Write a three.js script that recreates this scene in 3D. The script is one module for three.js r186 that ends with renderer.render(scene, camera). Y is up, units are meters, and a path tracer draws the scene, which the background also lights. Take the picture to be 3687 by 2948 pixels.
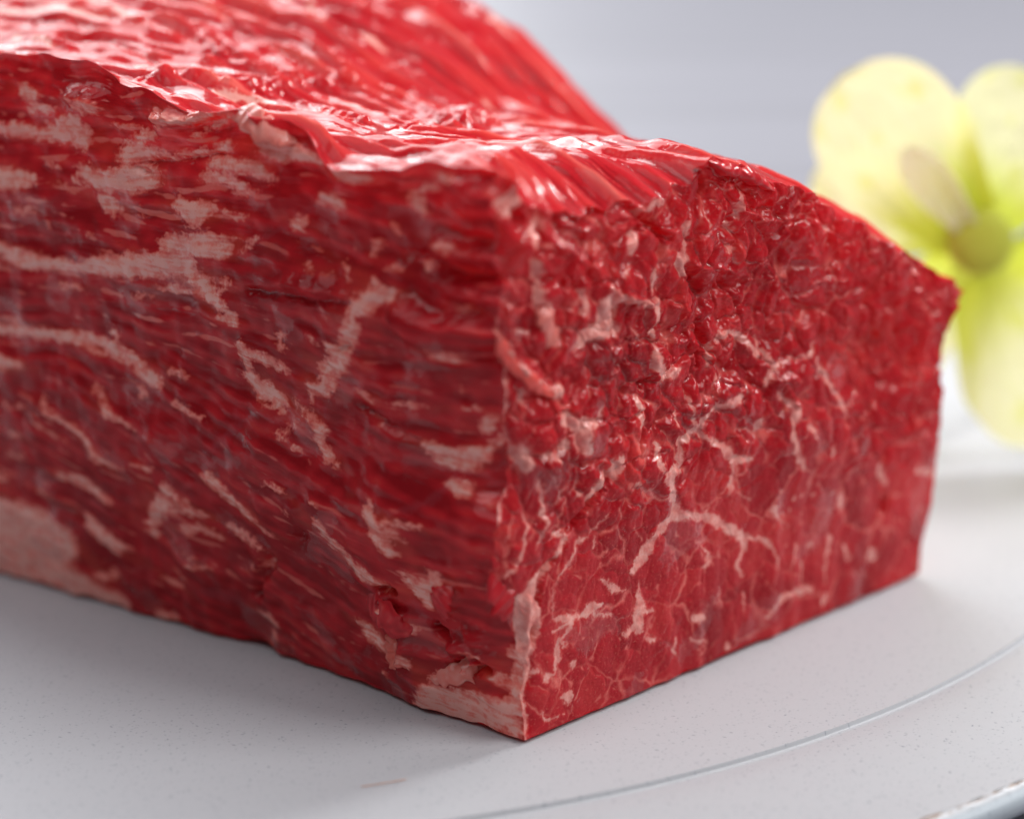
import * as THREE from 'three';
import { mergeGeometries } from 'three/addons/utils/BufferGeometryUtils.js';
import { RectAreaLightUniformsLib } from 'three/addons/lights/RectAreaLightUniformsLib.js';

// ---------------------------------------------------------------- camera, light, exposure
RectAreaLightUniformsLib.init();
const scene = new THREE.Scene();
const camera = new THREE.PerspectiveCamera(18, 1024 / 818, 0.01, 20);
camera.position.set(-0.00205, 0.14748, 0.31829);
camera.rotation.set(-17.5 * Math.PI / 180, 0, 0);
camera.focus = 0.354;
camera.userData.fStop = 8;
const renderer = new THREE.WebGLRenderer({ antialias: true });
renderer.toneMapping = THREE.LinearToneMapping;
renderer.toneMappingExposure = 1.06;
renderer.shadowMap.enabled = true;
scene.background = new THREE.Color().setRGB(0.105, 0.10, 0.10);      // the dim room around the table
function softLight(name, [x, y, z], [tx, ty, tz], w, h, radiance, rgb) {
  const l = new THREE.RectAreaLight(new THREE.Color().setRGB(...rgb), radiance, w, h);
  l.name = name; l.position.set(x, y, z); l.lookAt(tx, ty, tz); scene.add(l);
  return l;
}
const KEY = softLight('key_window', [0.66, 0.62, -0.55], [0.02, 0.03, -0.05], 0.26, 0.26, 36, [1, 0.985, 0.96]);
const SIDE_LIGHT = softLight('right_window', [0.78, 0.78, 0.2], [0.05, 0.03, -0.03], 0.5, 0.5, 9.5, [1, 0.985, 0.965]);
const TOP = softLight('ceiling_softlight', [-0.35, 1.2, 0.3], [0.0, 0, -0.02], 1.2, 1.2, 1.5, [0.98, 0.98, 1]);
const BACK = softLight('rear_window', [-0.55, 0.85, -1.35], [0, 0.05, -0.1], 1.3, 1.5, 6.6, [0.97, 0.985, 1]);

// ---------------------------------------------------------------- noise
const R = Math.PI / 180, clamp = (x, a = 0, b = 1) => Math.min(b, Math.max(a, x)), mix = (a, b, t) => a + (b - a) * t;
const sst = (a, b, x) => { const t = clamp((x - a) / (b - a)); return t * t * (3 - 2 * t); };
function rng(seed) { let s = seed >>> 0; return () => { s = (s + 0x6D2B79F5) >>> 0; let t = Math.imul(s ^ (s >>> 15), 1 | s); t = (t + Math.imul(t ^ (t >>> 7), 61 | t)) ^ t; return ((t ^ (t >>> 14)) >>> 0) / 4294967296; }; }
const PERM = new Uint8Array(512), GX = new Float32Array(256), GY = new Float32Array(256);
{ const r = rng(11), p = [...Array(256).keys()]; for (let i = 255; i > 0; i--) { const j = Math.floor(r() * (i + 1)); [p[i], p[j]] = [p[j], p[i]]; } for (let i = 0; i < 512; i++) PERM[i] = p[i & 255]; for (let i = 0; i < 256; i++) { const a = r() * 6.2832; GX[i] = Math.cos(a); GY[i] = Math.sin(a); } }
function noise(x, y) {                                                   // gradient noise, about -1..1
  const ix = Math.floor(x), iy = Math.floor(y), fx = x - ix, fy = y - iy, X = ix & 255, Y = iy & 255;
  const a = PERM[PERM[X] + Y], b = PERM[PERM[X + 1] + Y], c = PERM[PERM[X] + Y + 1], d = PERM[PERM[X + 1] + Y + 1];
  const u = fx * fx * fx * (fx * (fx * 6 - 15) + 10), v = fy * fy * fy * (fy * (fy * 6 - 15) + 10);
  const n0 = GX[a] * fx + GY[a] * fy, n1 = GX[b] * (fx - 1) + GY[b] * fy, n2 = GX[c] * fx + GY[c] * (fy - 1), n3 = GX[d] * (fx - 1) + GY[d] * (fy - 1);
  return ((n0 + (n1 - n0) * u) * (1 - v) + (n2 + (n3 - n2) * u) * v) * 1.5;
}
const fbm = (x, y, o = 3) => { let s = 0, a = 1, t = 0; for (let i = 0; i < o; i++) { s += a * noise(x, y); t += a; a *= 0.5; x = x * 2.03 + 17.1; y = y * 2.03 + 5.3; } return s / t; };
const CELL = new Float32Array(5);
function cells(x, y, seed) {                                             // Worley: [F1, F2, id, id2]
  const ix = Math.floor(x), iy = Math.floor(y);
  let f1 = 9, f2 = 9, id = 0, ex = 0, ey = 0;
  for (let j = -1; j < 2; j++) for (let i = -1; i < 2; i++) {
    const h = PERM[PERM[(ix + i + seed) & 255] + ((iy + j) & 255)], dx = ix + i + 0.5 + GX[h] * 0.42 - x, dy = iy + j + 0.5 + GY[h] * 0.42 - y, d = dx * dx + dy * dy;
    if (d < f1) { f2 = f1; f1 = d; id = h; ex = dx; ey = dy; } else if (d < f2) f2 = d;
  }
  CELL[0] = Math.sqrt(f1); CELL[1] = Math.sqrt(f2); CELL[2] = id / 255; CELL[3] = ex; CELL[4] = ey; return CELL;
}

// ---------------------------------------------------------------- what is seen on the three faces of the beef, in millimetres on each face: [x, y, width, x, y, width, ...]
const FRONT_MARKS = {
  fat: [
    [-0.7,13.8,2.62,0.1,16.9,2.93,-0.3,19.2,2.93,1.0,21.7,1.69,2.4,23.3,0.92,3.8,24.2,0.92,4.9,24.9,0.62,6.3,26.3,0.77,7.1,27.4,0.92],
    [11.0,31.2,0.92,12.6,32.6,1.39,13.6,34.0,0.92,14.8,34.7,0.92],
    [26.3,31.6,0.77,27.0,30.2,0.92,28.1,27.8,0.62,29.0,25.5,0.77,27.8,24.3,0.92,25.7,23.4,1.08,24.0,21.9,1.08,22.8,20.4,1.54,21.1,19.2,1.08,20.3,18.7,0.62],
    [29.0,25.5,0.62,30.4,24.5,0.77,33.2,23.6,0.77],
    [21.6,16.8,0.18,21.7,14.6,0.62,22.1,12.8,1.54,21.7,11.1,1.39,21.9,9.6,1.08],
    [22.5,12.1,0.77,24.9,11.5,0.46],
    [20.9,10.1,0.62,18.8,9.8,0.62],
    [23.5,7.9,0.46,25.4,6.9,0.46],
    [13.8,19.4,0.31,15.9,18.0,0.62,16.3,17.2,0.92,17.8,16.6,0.31,19.1,16.1,0.12],
    [4.8,16.1,0.23,7.2,15.4,0.62,10.0,15.0,0.46,12.0,15.4,1.39,14.1,15.5,0.62],
    [12.5,14.5,0.46,16.4,13.2,0.31],
    [8.4,14.8,0.77,7.2,13.3,0.39,6.0,12.5,0.46,7.2,11.5,0.31],
    [4.8,16.4,0.18,4.6,18.8,0.23,5.0,21.1,0.23,6.7,22.4,0.39,8.3,23.7,0.46,9.1,25.4,0.46,10.3,26.1,0.62,11.5,26.3,0.23,13.7,27.6,0.23,15.1,28.3,0.23],
    [12.9,25.7,0.23,12.7,24.3,0.39],
    [17.2,28.5,0.23,17.8,27.0,0.23],
    [20.3,25.0,0.12,22.3,22.7,0.12],
    [1.2,36.7,0.18,1.9,34.8,0.54,2.3,33.3,0.31,2.3,31.7,0.62,2.9,30.2,0.46,2.2,28.3,0.31,1.0,27.4,0.23],
    [6.6,34.8,0.18,5.3,33.8,0.39,4.7,32.5,0.23],
    [-1.1,32.6,0.39,-0.5,30.7,0.46,-0.9,29.1,0.31,-1.5,27.1,0.62,-2.6,25.5,0.39,-4.5,24.6,0.31],
    [-3.1,32.8,0.23,-3.8,31.3,0.31,-4.7,29.2,0.15],
    [4.7,28.2,0.62,6.1,27.7,0.46],
    [8.8,34.6,0.31,8.6,33.7,0.18],
    [9.0,32.8,0.69,10.0,32.7,0.31],
    [6.4,32.2,0.46],
    [20.4,31.4,0.85],
    [-5.1,36.3,0.46,-6.0,33.4,0.85,-7.0,31.5,0.31],
    [2.0,22.9,0.31,1.4,21.2,0.92],
    [27.5,24.3,1.16,29.6,24.6,0.96,32.9,23.7,0.77,36.6,22.3,0.96,40.0,20.2,0.96,44.4,17.4,0.96,44.5,15.3,0.67,43.0,13.5,0.67,44.6,11.3,0.29],
    [45.0,17.3,0.67,49.1,15.7,0.48,51.0,13.4,0.39,52.6,10.3,0.19],
    [33.6,19.8,0.15,35.9,17.4,0.39,37.1,15.5,0.58,34.9,15.2,0.29],
    [29.4,31.0,0.67,29.5,33.6,0.48,29.2,35.6,0.39],
    [27.4,30.7,0.77,28.5,27.4,0.77,29.5,24.9,0.96],
    [39.0,32.7,0.77,41.0,29.9,0.96,41.0,27.8,0.42,40.9,25.9,1.16],
    [41.0,29.9,0.58,45.0,29.1,0.39],
    [42.1,25.0,0.15,45.3,22.8,0.29],
    [50.1,20.2,0.96,51.6,18.4,0.23,54.1,16.6,0.15],
    [50.0,3.3,0.39,52.0,4.6,0.48,54.3,5.6,0.67,56.7,5.4,0.77,60.4,4.9,0.77],
    [58.0,9.7,0.39,57.9,6.0,0.29],
    [69.0,7.7,0.77,67.9,9.7,0.39],
    [75.1,6.5,1.35],
    [64.3,12.1,0.77,63.4,7.6,0.29,63.7,5.0,0.23],
    [56.4,12.8,0.58,55.6,9.9,0.19],
    [59.7,12.1,0.67],
    [66.1,18.0,0.77,66.9,15.5,0.29],
    [75.8,20.1,0.96,77.6,17.4,0.29],
    [33.7,8.0,1.16,35.7,7.4,0.77],
    [29.6,5.8,0.48,29.7,3.9,0.39],
    [33.0,4.9,0.39,36.4,3.5,0.29],
    [41.6,1.1,0.77],
    [39.0,9.9,0.19,40.2,7.7,0.23],
    [44.8,8.3,0.39,45.2,5.3,0.15],
    [63.7,2.3,1.16],
    [54.7,21.0,0.48],
    [59.3,20.3,0.58],
    [56.2,21.0,0.42],
    [57.3,17.8,0.35],
    [54.2,19.0,0.39],
    [51.4,22.7,0.39],
    [80.7,14.8,0.48],
    [85.4,17.6,0.58,89.5,16.4,0.77],
    [-0.7,18.3,1.85,-1.0,15.1,2.02,-1.2,12.9,1.85,-1.4,10.5,2.02,-1.6,9.0,2.36,-1.8,6.9,1.69,-1.8,4.1,2.19,-1.4,0.9,1.85],
    [5.7,12.2,0.51,5.8,10.0,0.67,4.9,8.1,0.34,3.6,7.7,0.84],
    [8.6,8.3,0.84],
    [7.8,3.9,1.35,6.7,4.1,0.67],
    [2.7,2.9,0.34,3.6,1.7,0.42,5.8,1.4,0.34],
    [8.9,-0.5,0.51,7.2,-0.9,0.34],
    [1.8,14.8,0.67],
    [7.1,1.4,0.34],
    [1.8,9.4,0.67,0.1,9.3,0.51],
    [4.8,14.1,0.34,7.9,14.8,0.51],
    [0.7,60.3,0.77,1.7,58.9,1.54,2.8,57.2,1.08,4.5,55.4,1.54,5.3,54.7,0.77],
    [14.1,58.0,2.47,13.7,56.3,2.77,12.9,55.2,2.31,10.9,54.6,1.54,9.4,54.0,0.92,7.6,53.4,0.46],
    [12.9,54.6,0.92,15.7,54.2,1.08],
    [24.2,56.4,0.92,24.3,52.7,0.77,24.8,49.3,0.46,24.7,47.3,0.92,25.7,45.9,1.08,26.8,45.8,0.77],
    [-7.0,57.9,0.85,-5.4,55.6,0.92,-3.0,53.1,0.69,-0.2,50.9,0.62,2.3,49.2,0.69,3.8,48.1,0.62],
    [5.0,48.5,0.92,4.8,47.6,1.08],
    [6.0,44.1,1.54,7.5,43.3,1.08,9.5,41.8,1.85,9.3,40.1,1.69,10.6,38.6,0.92],
    [10.5,42.3,1.39,12.5,42.0,0.62,13.5,43.8,0.46],
    [-1.7,49.1,0.92,-2.1,48.2,0.62,-1.3,47.7,0.77],
    [-6.9,56.7,0.69,-5.8,53.5,0.62,-5.4,50.5,0.54,-5.0,47.6,0.54,-4.7,45.5,0.46,-4.1,43.3,0.46],
    [2.9,41.4,0.46,2.3,39.9,0.77,4.8,39.3,0.77,5.2,38.1,0.39],
    [6.2,40.3,1.23],
    [-1.7,40.6,2.00,-0.9,39.4,1.54],
    [16.4,35.4,1.39,15.6,34.1,1.23],
    [-0.8,57.3,0.31,-2.4,57.3,0.31],
    [20.6,43.4,0.69,21.0,41.8,0.77,21.7,39.8,0.92],
    [24.3,34.7,0.62,25.2,32.9,0.62],
    [22.7,50.6,0.31,18.9,54.0,0.22],
    [18.3,66.7,0.92,17.7,65.1,1.23],
    [21.6,69.9,0.92,24.7,70.4,0.77],
    [19.6,69.6,0.92],
    [-5.0,76.0,0.62,-4.6,75.2,1.39,-3.9,73.7,0.92],
    [-0.8,70.4,0.77,-0.2,68.7,1.00,0.1,67.2,0.46,0.5,64.9,0.77,0.9,63.1,0.77,0.5,61.4,0.62,2.0,59.5,1.39],
    [-3.0,77.0,0.62,-3.2,75.7,0.62,-3.4,73.9,0.46],
    [1.2,71.1,1.08,0.1,71.1,0.77],
    [13.2,60.7,0.46,15.6,59.1,0.62,18.3,57.7,0.62,22.4,56.4,0.62],
    [8.3,61.0,0.46,9.9,59.3,0.92,9.3,58.1,0.92],
    [18.2,62.7,0.46,16.8,61.5,0.31],
    [39.8,70.4,0.62,40.3,68.7,0.54,39.9,67.1,0.77,40.2,65.3,0.46],
    [28.9,66.2,1.08,29.5,64.2,0.77,29.6,62.3,0.92,28.8,61.2,1.54,29.3,59.4,0.85],
    [38.8,61.4,0.92,39.5,60.7,0.62],
    [39.4,63.5,0.62,37.6,66.0,0.34,35.4,67.5,0.23],
    [33.0,68.8,0.18,33.0,67.0,0.25,33.3,65.4,0.31],
    [60.4,60.4,0.92,59.8,58.2,0.62],
    [48.6,66.8,0.62],
    [23.0,61.1,0.77,23.5,58.2,0.69],
    [24.1,56.4,0.77,24.2,54.2,0.77,24.5,50.5,0.46,24.3,47.7,0.77,25.9,45.7,1.08,28.2,45.5,0.92,29.7,46.0,0.31],
    [37.8,48.6,0.92,39.3,48.9,0.77,41.1,48.5,0.62,43.6,47.2,0.77,45.5,45.6,0.62,46.7,44.3,0.92,47.3,46.2,0.46],
    [48.2,44.3,0.46,48.8,42.7,0.62,49.7,41.7,0.92,48.6,40.7,0.92,47.8,39.8,0.62],
    [49.7,41.7,0.62,52.5,42.2,0.34,55.8,42.1,0.28,57.5,41.6,0.23],
    [58.1,43.1,1.08,57.7,41.9,0.62],
    [59.2,41.0,0.62,61.7,37.7,0.77,63.1,35.6,0.62,65.2,33.4,0.62,66.8,30.8,0.31],
    [49.7,38.2,0.46,51.9,36.5,0.46,54.3,34.4,1.31,53.4,33.1,0.77,53.3,30.7,0.77,54.7,27.5,0.92,56.2,24.9,0.39],
    [42.1,39.1,0.85,39.7,38.5,0.85,36.8,38.6,0.85,34.7,37.9,0.85,33.0,36.6,0.92,31.0,35.8,0.77,29.3,35.5,0.77,28.9,33.8,0.46,29.4,31.7,0.62,27.1,31.4,1.39],
    [30.6,42.6,0.31,30.9,41.4,0.46,31.8,39.4,0.39,32.3,37.3,0.46],
    [28.5,40.3,0.23,28.4,38.2,0.46],
    [33.0,36.1,0.62,35.2,34.4,0.46,38.4,32.8,0.77,40.2,31.2,0.92,41.4,29.9,0.92,44.6,29.3,0.62],
    [41.2,29.8,0.77,41.0,28.1,0.31],
    [24.6,36.1,0.77,24.0,34.5,0.62,25.4,32.4,0.46],
    [36.0,44.6,0.46,36.1,46.7,0.77,36.5,48.1,0.31],
    [37.6,42.6,0.85],
    [44.3,40.4,0.62],
    [46.4,34.0,1.16],
    [57.0,31.7,0.62,58.6,29.6,0.31],
    [62.4,27.0,0.62,62.7,25.6,0.31]],
  ridge: [
    [1.1,68.3,0.46,4.5,67.5,0.62,6.9,65.9,0.77,9.3,64.7,0.77,11.0,63.3,0.62,11.6,61.8,0.46],
    [13.2,60.7,0.92,15.6,59.1,1.08,18.3,57.7,0.92,22.4,56.4,0.92],
    [-7.0,65.0,0.77,-4.7,63.1,0.92,-2.1,61.4,0.92],
    [-7.0,57.9,1.08,-5.4,55.6,1.23,-3.0,53.1,1.08,-0.2,50.9,1.08,2.3,49.2,1.08,3.8,48.1,0.77],
    [40.4,66.4,0.77,43.1,65.2,0.77,46.0,64.0,0.77,48.3,63.5,0.62,51.0,63.5,0.62],
    [29.7,60.5,0.62,33.5,59.2,0.77,37.0,58.7,0.69,40.1,57.5,0.46],
    [44.1,55.8,1.08,48.0,55.0,1.23],
    [56.6,52.7,0.62,59.9,52.4,0.77,63.3,52.2,0.62],
    [27.9,54.9,1.08,30.1,53.9,1.08],
    [29.1,49.7,0.77,31.7,49.1,1.08,33.7,48.2,0.62],
    [49.6,39.9,0.92,52.6,39.5,0.92,54.5,38.8,0.62],
    [50.8,39.3,0.77,53.0,37.0,0.92,54.5,35.3,0.77],
    [0.1,19.8,1.01,-0.6,18.2,1.69,-1.0,15.1,1.85,-1.2,12.9,1.69,-1.4,10.5,1.85,-1.6,9.0,1.85,-1.8,6.9,1.52,-1.8,4.1,1.69,-1.6,1.6,1.35]],
  crease: [
    [14.4,34.2,0.62,14.0,32.2,0.77,11.6,30.9,0.92,9.4,29.4,0.92,7.7,28.0,0.62],
    [4.9,24.6,0.46,3.2,23.9,0.46,2.2,22.4,0.46,2.0,21.0,0.46,2.0,19.4,0.39],
    [1.4,15.7,0.46,0.7,14.0,0.62],
    [-7.0,25.3,0.62,-7.4,23.9,0.92,-6.1,22.1,0.92],
    [-3.2,73.1,0.62,-2.5,72.0,0.77],
    [4.4,71.3,1.08,8.2,70.6,1.23,12.1,70.3,1.23,15.8,70.7,0.92,20.7,68.5,1.08],
    [33.1,70.7,1.39,32.3,70.0,0.92],
    [21.4,68.0,0.92,23.1,66.2,0.92,25.6,65.0,0.62],
    [29.9,60.3,0.77,31.4,58.1,0.92,34.1,55.7,0.92],
    [21.9,45.0,0.92,23.6,45.2,0.62],
    [34.2,51.2,0.92,34.3,47.8,0.62,34.0,45.0,0.46],
    [77.7,15.3,0.96,77.5,13.4,1.16]],
};
const SIDE_MARKS = {
  fat: [
    [88.7,73.5,1.35,83.7,73.7,1.73,78.3,73.8,1.54,73.2,75.4,3.27,71.8,74.3,2.89],
    [71.4,79.2,1.93,68.3,79.2,1.54],
    [82.4,76.9,0.96,77.9,78.0,0.96,75.2,78.5,0.39],
    [90.3,66.3,2.31,86.1,66.3,2.50,81.0,67.2,1.16],
    [63.3,73.0,2.50,60.2,73.8,2.12,57.2,73.6,1.16,52.1,74.3,0.96,47.1,75.5,0.96,43.2,77.1,1.16],
    [72.0,69.6,1.93,68.3,68.4,2.12,62.9,69.7,2.89,60.4,69.7,2.31,57.4,69.9,0.96],
    [68.4,65.4,1.73,65.6,65.0,1.93],
    [52.9,67.1,1.93,50.4,66.2,2.89,48.5,67.2,1.93,47.2,67.6,0.96],
    [48.7,71.5,1.35,44.8,72.1,1.54,41.8,71.4,1.73,38.8,70.8,0.58],
    [47.4,73.9,0.96,43.4,74.6,1.16,39.0,74.3,1.35,36.8,73.4,1.16],
    [92.7,55.7,1.54,88.6,54.9,1.93,84.5,54.6,2.12,79.0,54.7,1.54,73.6,55.2,1.16,68.1,56.3,2.31,62.7,57.3,2.70,57.5,58.2,2.50,52.4,58.6,2.50],
    [56.4,61.5,1.35,51.9,61.7,2.31,46.9,62.5,2.70,44.4,62.7,1.93],
    [70.6,56.6,1.16],
    [57.6,54.5,0.96,54.3,54.9,1.16],
    [51.3,56.6,1.93],
    [63.1,52.7,0.77,60.4,53.1,0.77],
    [60.2,76.2,1.16,57.4,76.5,0.96],
    [65.9,76.7,0.39,61.3,77.1,0.48],
    [78.1,51.5,0.77,74.2,52.1,0.77],
    [61.0,71.8,0.77,57.9,71.2,0.96],
    [56.2,79.0,1.54,52.1,81.1,1.35,47.0,82.8,1.16,43.3,84.0,1.16],
    [50.4,77.4,0.96,48.9,78.9,0.77,46.2,80.6,0.77,42.4,82.0,0.58],
    [60.5,65.0,1.16],
    [78.9,64.4,0.58],
    [85.7,61.9,0.77,81.8,62.2,0.77],
    [79.5,60.3,0.77],
    [71.0,60.4,0.77],
    [35.8,78.1,2.70,33.8,78.0,1.93],
    [83.1,79.8,1.93,80.7,78.8,1.54],
    [44.9,67.2,0.77,41.3,67.0,0.58],
    [73.6,68.2,0.77,72.1,67.7,0.77],
    [79.2,69.5,0.58,76.6,69.1,0.77],
    [76.7,67.2,0.48,73.5,66.2,0.48],
    [93.5,52.1,0.77,91.6,53.0,1.16],
    [37.3,77.7,2.31,34.1,77.2,2.50,30.6,78.1,2.12,25.8,78.9,0.77],
    [23.4,76.6,1.73,21.7,76.1,1.54,19.4,77.5,0.96],
    [38.3,74.0,1.54,36.8,73.2,1.35],
    [27.7,71.5,0.96,25.4,72.0,1.16,23.7,71.2,0.96],
    [30.9,68.0,1.54,32.2,67.5,1.16],
    [41.0,63.4,1.16,38.4,64.5,0.39],
    [12.6,74.9,0.96,11.9,73.6,1.73,11.0,72.4,1.54],
    [10.6,75.3,0.77,8.5,77.3,1.35,5.6,79.2,1.16],
    [15.4,69.7,0.77,14.5,68.4,0.58],
    [18.3,67.1,0.96,19.0,65.5,0.77],
    [22.2,65.8,0.58],
    [29.6,64.8,0.58,28.5,64.6,0.48],
    [29.5,62.3,0.96],
    [26.4,61.8,0.77],
    [24.1,63.8,0.58,22.9,62.5,0.58,22.5,60.8,0.23],
    [18.1,61.7,1.35,16.6,61.4,0.96],
    [14.5,61.3,1.16,17.7,59.9,1.93,20.6,58.1,2.31,21.3,56.2,1.93,22.1,53.7,1.54,24.1,51.5,2.31],
    [16.8,63.7,0.39,14.1,64.5,0.58],
    [35.7,51.6,1.16,35.7,50.1,1.16],
    [29.9,52.7,0.77,29.1,51.7,0.58],
    [26.0,56.1,0.58],
    [23.2,56.6,0.58],
    [9.9,65.4,0.96],
    [7.2,68.5,0.77,5.6,68.1,0.58],
    [5.2,60.4,0.58,2.4,60.9,0.48],
    [8.5,53.9,0.77,6.5,54.4,0.58],
    [26.0,51.4,1.73],
    [95.7,42.2,1.54,89.8,43.1,1.73,84.1,43.5,1.54,78.6,43.7,1.54,73.2,43.9,1.73,69.3,43.4,1.73,65.4,42.7,1.54,63.1,41.2,1.54,61.7,40.3,1.93,60.0,40.0,1.16],
    [68.4,46.3,1.35,67.8,45.6,1.16],
    [96.9,36.8,1.73,93.4,37.3,1.93,88.7,37.5,0.96],
    [49.8,56.7,2.31,48.1,54.9,1.93,45.9,53.6,1.73,44.1,52.4,1.54],
    [44.6,58.3,1.16,46.0,56.0,0.96],
    [43.3,48.8,1.35,43.3,46.7,1.73,42.6,44.0,2.12,41.0,41.8,1.93,39.4,41.2,1.16],
    [57.8,42.2,0.96,55.3,42.1,0.77],
    [63.9,38.1,1.35],
    [56.8,37.7,1.35,54.9,36.9,0.96,51.2,36.1,0.39],
    [73.4,37.0,0.77,71.6,35.4,0.77,71.1,33.6,1.35,68.5,33.1,0.77,66.1,32.2,0.58],
    [83.7,33.6,0.77,83.6,31.3,0.77,81.3,30.6,0.77,78.2,29.3,0.77,76.1,27.5,0.77,75.1,25.6,1.16,72.7,25.1,0.96,69.3,25.1,0.58],
    [94.0,30.3,0.58,88.5,31.0,0.58],
    [86.3,29.3,0.58,81.4,27.0,0.39],
    [64.7,26.4,0.77,63.1,26.6,0.39],
    [52.1,27.6,1.16,50.8,26.7,1.16],
    [95.4,21.3,1.16,90.5,22.5,0.58],
    [61.2,45.9,0.48],
    [93.6,25.7,0.77,90.9,26.1,0.77],
    [74.2,52.2,0.58],
    [84.4,20.4,0.77,80.5,20.7,1.35,77.4,19.2,1.16,74.5,18.9,0.96],
    [61.0,23.7,1.54,63.4,20.5,2.12,66.1,17.7,1.54,67.0,15.4,1.73],
    [61.5,21.2,0.96,57.0,22.8,0.77],
    [63.6,19.5,0.96,55.0,21.2,1.16],
    [52.2,27.3,1.54,49.2,25.6,1.73,46.2,24.1,1.16,43.4,22.5,0.77],
    [51.4,19.9,0.77,47.7,19.1,1.35,44.3,18.3,0.77],
    [60.1,17.0,1.35,56.2,18.3,0.96,53.8,17.2,0.77],
    [80.6,14.3,1.35,77.9,12.3,1.93,75.5,10.8,2.12,73.2,11.4,1.16],
    [67.2,26.1,0.48,63.2,26.5,0.58],
    [81.2,4.2,0.96,77.3,5.4,1.16],
    [70.0,0.6,0.96,66.4,0.9,1.16],
    [46.5,5.7,1.73,48.1,5.5,1.16],
    [46.9,2.9,1.16,48.0,0.9,0.77],
    [60.8,12.9,0.58,58.7,12.8,0.39],
    [64.1,9.4,0.58,62.5,7.9,0.48],
    [67.4,7.3,0.77,64.0,6.6,0.77],
    [89.7,16.9,0.96,87.8,16.5,0.96],
    [100.8,17.0,1.16,96.8,17.7,0.77],
    [50.5,12.9,0.39,45.9,14.3,0.58,43.5,15.9,0.58],
    [60.6,11.1,0.39,55.8,11.8,0.39],
    [28.2,48.6,1.93,25.9,48.5,1.73,24.3,50.2,1.54,21.7,53.3,1.35],
    [30.5,45.2,1.73,27.2,46.0,1.73],
    [31.0,43.6,1.16],
    [42.9,48.1,1.35,43.1,45.2,1.73,41.8,43.0,2.12,39.5,42.1,2.50,37.7,41.3,1.73],
    [41.0,47.9,1.16,35.7,46.8,0.96],
    [35.1,42.4,0.58,33.2,41.5,0.77,31.1,40.7,1.16],
    [34.4,39.3,0.58,35.8,37.7,0.77,37.4,37.0,0.96],
    [29.4,39.6,1.35,30.0,37.2,1.54,28.6,35.8,1.35,26.8,35.0,0.77],
    [22.1,46.3,0.58,21.2,46.3,0.96,19.1,45.4,0.58],
    [16.4,45.8,0.58,13.3,46.0,0.77,11.5,46.0,0.48],
    [7.8,54.0,0.96,4.6,54.1,0.77],
    [6.0,49.3,0.77],
    [5.8,46.8,0.29,3.2,47.1,0.29],
    [11.1,40.1,1.35,8.4,39.4,1.93,5.8,39.6,2.31,3.5,40.4,1.73,1.6,42.5,0.96,-0.6,43.5,0.58],
    [1.9,45.6,1.54,2.9,44.0,1.35],
    [7.9,36.0,1.16,5.7,35.8,1.73],
    [19.1,30.9,1.73,18.5,28.6,2.50,17.1,26.6,1.73,16.2,25.3,1.16],
    [15.2,27.6,1.16,14.2,26.9,0.96],
    [16.1,29.7,0.77,11.2,29.7,0.77],
    [29.4,26.0,1.16,28.8,24.0,1.54,26.6,22.6,1.35],
    [46.7,24.2,1.54,44.2,22.6,0.96,41.2,20.9,0.58],
    [47.9,19.3,1.54,44.6,18.3,0.77],
    [40.4,29.4,0.58,36.2,28.9,0.77],
    [36.1,26.0,0.96],
    [34.2,35.5,0.77],
    [30.4,29.1,0.39,28.8,28.7,0.39],
    [31.6,34.0,0.58],
    [43.5,34.7,0.77],
    [20.8,39.1,0.58],
    [23.7,41.5,0.39],
    [19.0,42.5,0.39,17.9,42.3,0.39],
    [25.6,20.6,1.85,22.9,19.7,2.02,20.3,18.8,1.35],
    [14.9,21.2,1.52,13.3,19.6,2.19,12.3,17.8,1.69],
    [10.1,22.4,2.02,12.6,19.2,1.52],
    [22.5,14.8,0.84,20.1,14.6,1.01,18.2,13.2,1.01,16.0,12.9,0.51],
    [27.4,10.1,1.52,25.3,8.5,1.69,22.7,8.0,1.35],
    [21.1,9.3,1.35,20.9,7.3,1.18],
    [18.3,7.7,1.52,19.7,6.1,1.01],
    [14.5,5.6,1.01,11.4,6.8,1.18,8.9,8.2,1.52],
    [6.3,10.8,0.67,9.4,10.4,0.51],
    [4.1,8.0,1.01,3.4,9.0,0.84],
    [23.9,3.3,0.84],
    [0.3,12.9,1.35,0.6,8.6,1.69,1.4,4.1,2.02,1.6,0.3,1.69],
    [102.1,11.0,5.01,99.1,7.4,9.25,93.2,7.4,9.25,86.8,9.0,5.01],
    [101.6,2.8,4.62,92.6,3.2,5.01,86.5,2.1,4.62,81.6,0.9,2.70,76.0,1.0,1.54],
    [18.8,-0.4,2.02,15.0,1.4,4.38,12.0,1.4,4.72,8.0,1.7,4.89,4.4,2.9,3.71,2.4,3.9,2.70]],
  ridge: [
    [3.8,76.5,6.36,1.9,75.4,6.36],
    [7.9,68.4,2.50,4.8,67.6,2.70,0.7,67.4,2.70],
    [9.3,64.9,2.12,6.1,63.2,2.70,1.6,63.0,2.70],
    [12.2,58.3,4.62,8.2,56.2,5.78,3.9,57.0,5.78],
    [32.1,59.7,1.16,25.3,59.6,1.16,22.6,59.5,0.77],
    [37.7,82.2,2.31,34.9,81.2,2.50],
    [56.1,79.6,1.54,48.3,82.5,1.54,43.4,83.4,1.54],
    [72.2,80.4,2.89,68.6,80.2,2.89],
    [20.8,14.9,1.85,18.1,13.9,1.85,18.0,9.8,1.69,19.8,6.5,1.18],
    [10.1,18.2,1.85,8.6,20.3,1.69],
    [6.2,13.7,3.37],
    [9.9,11.7,2.02]],
  crease: [
    [13.4,66.3,0.58,11.3,66.3,1.16,8.2,65.6,1.54,5.2,64.6,1.73,1.0,64.9,1.35],
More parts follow.
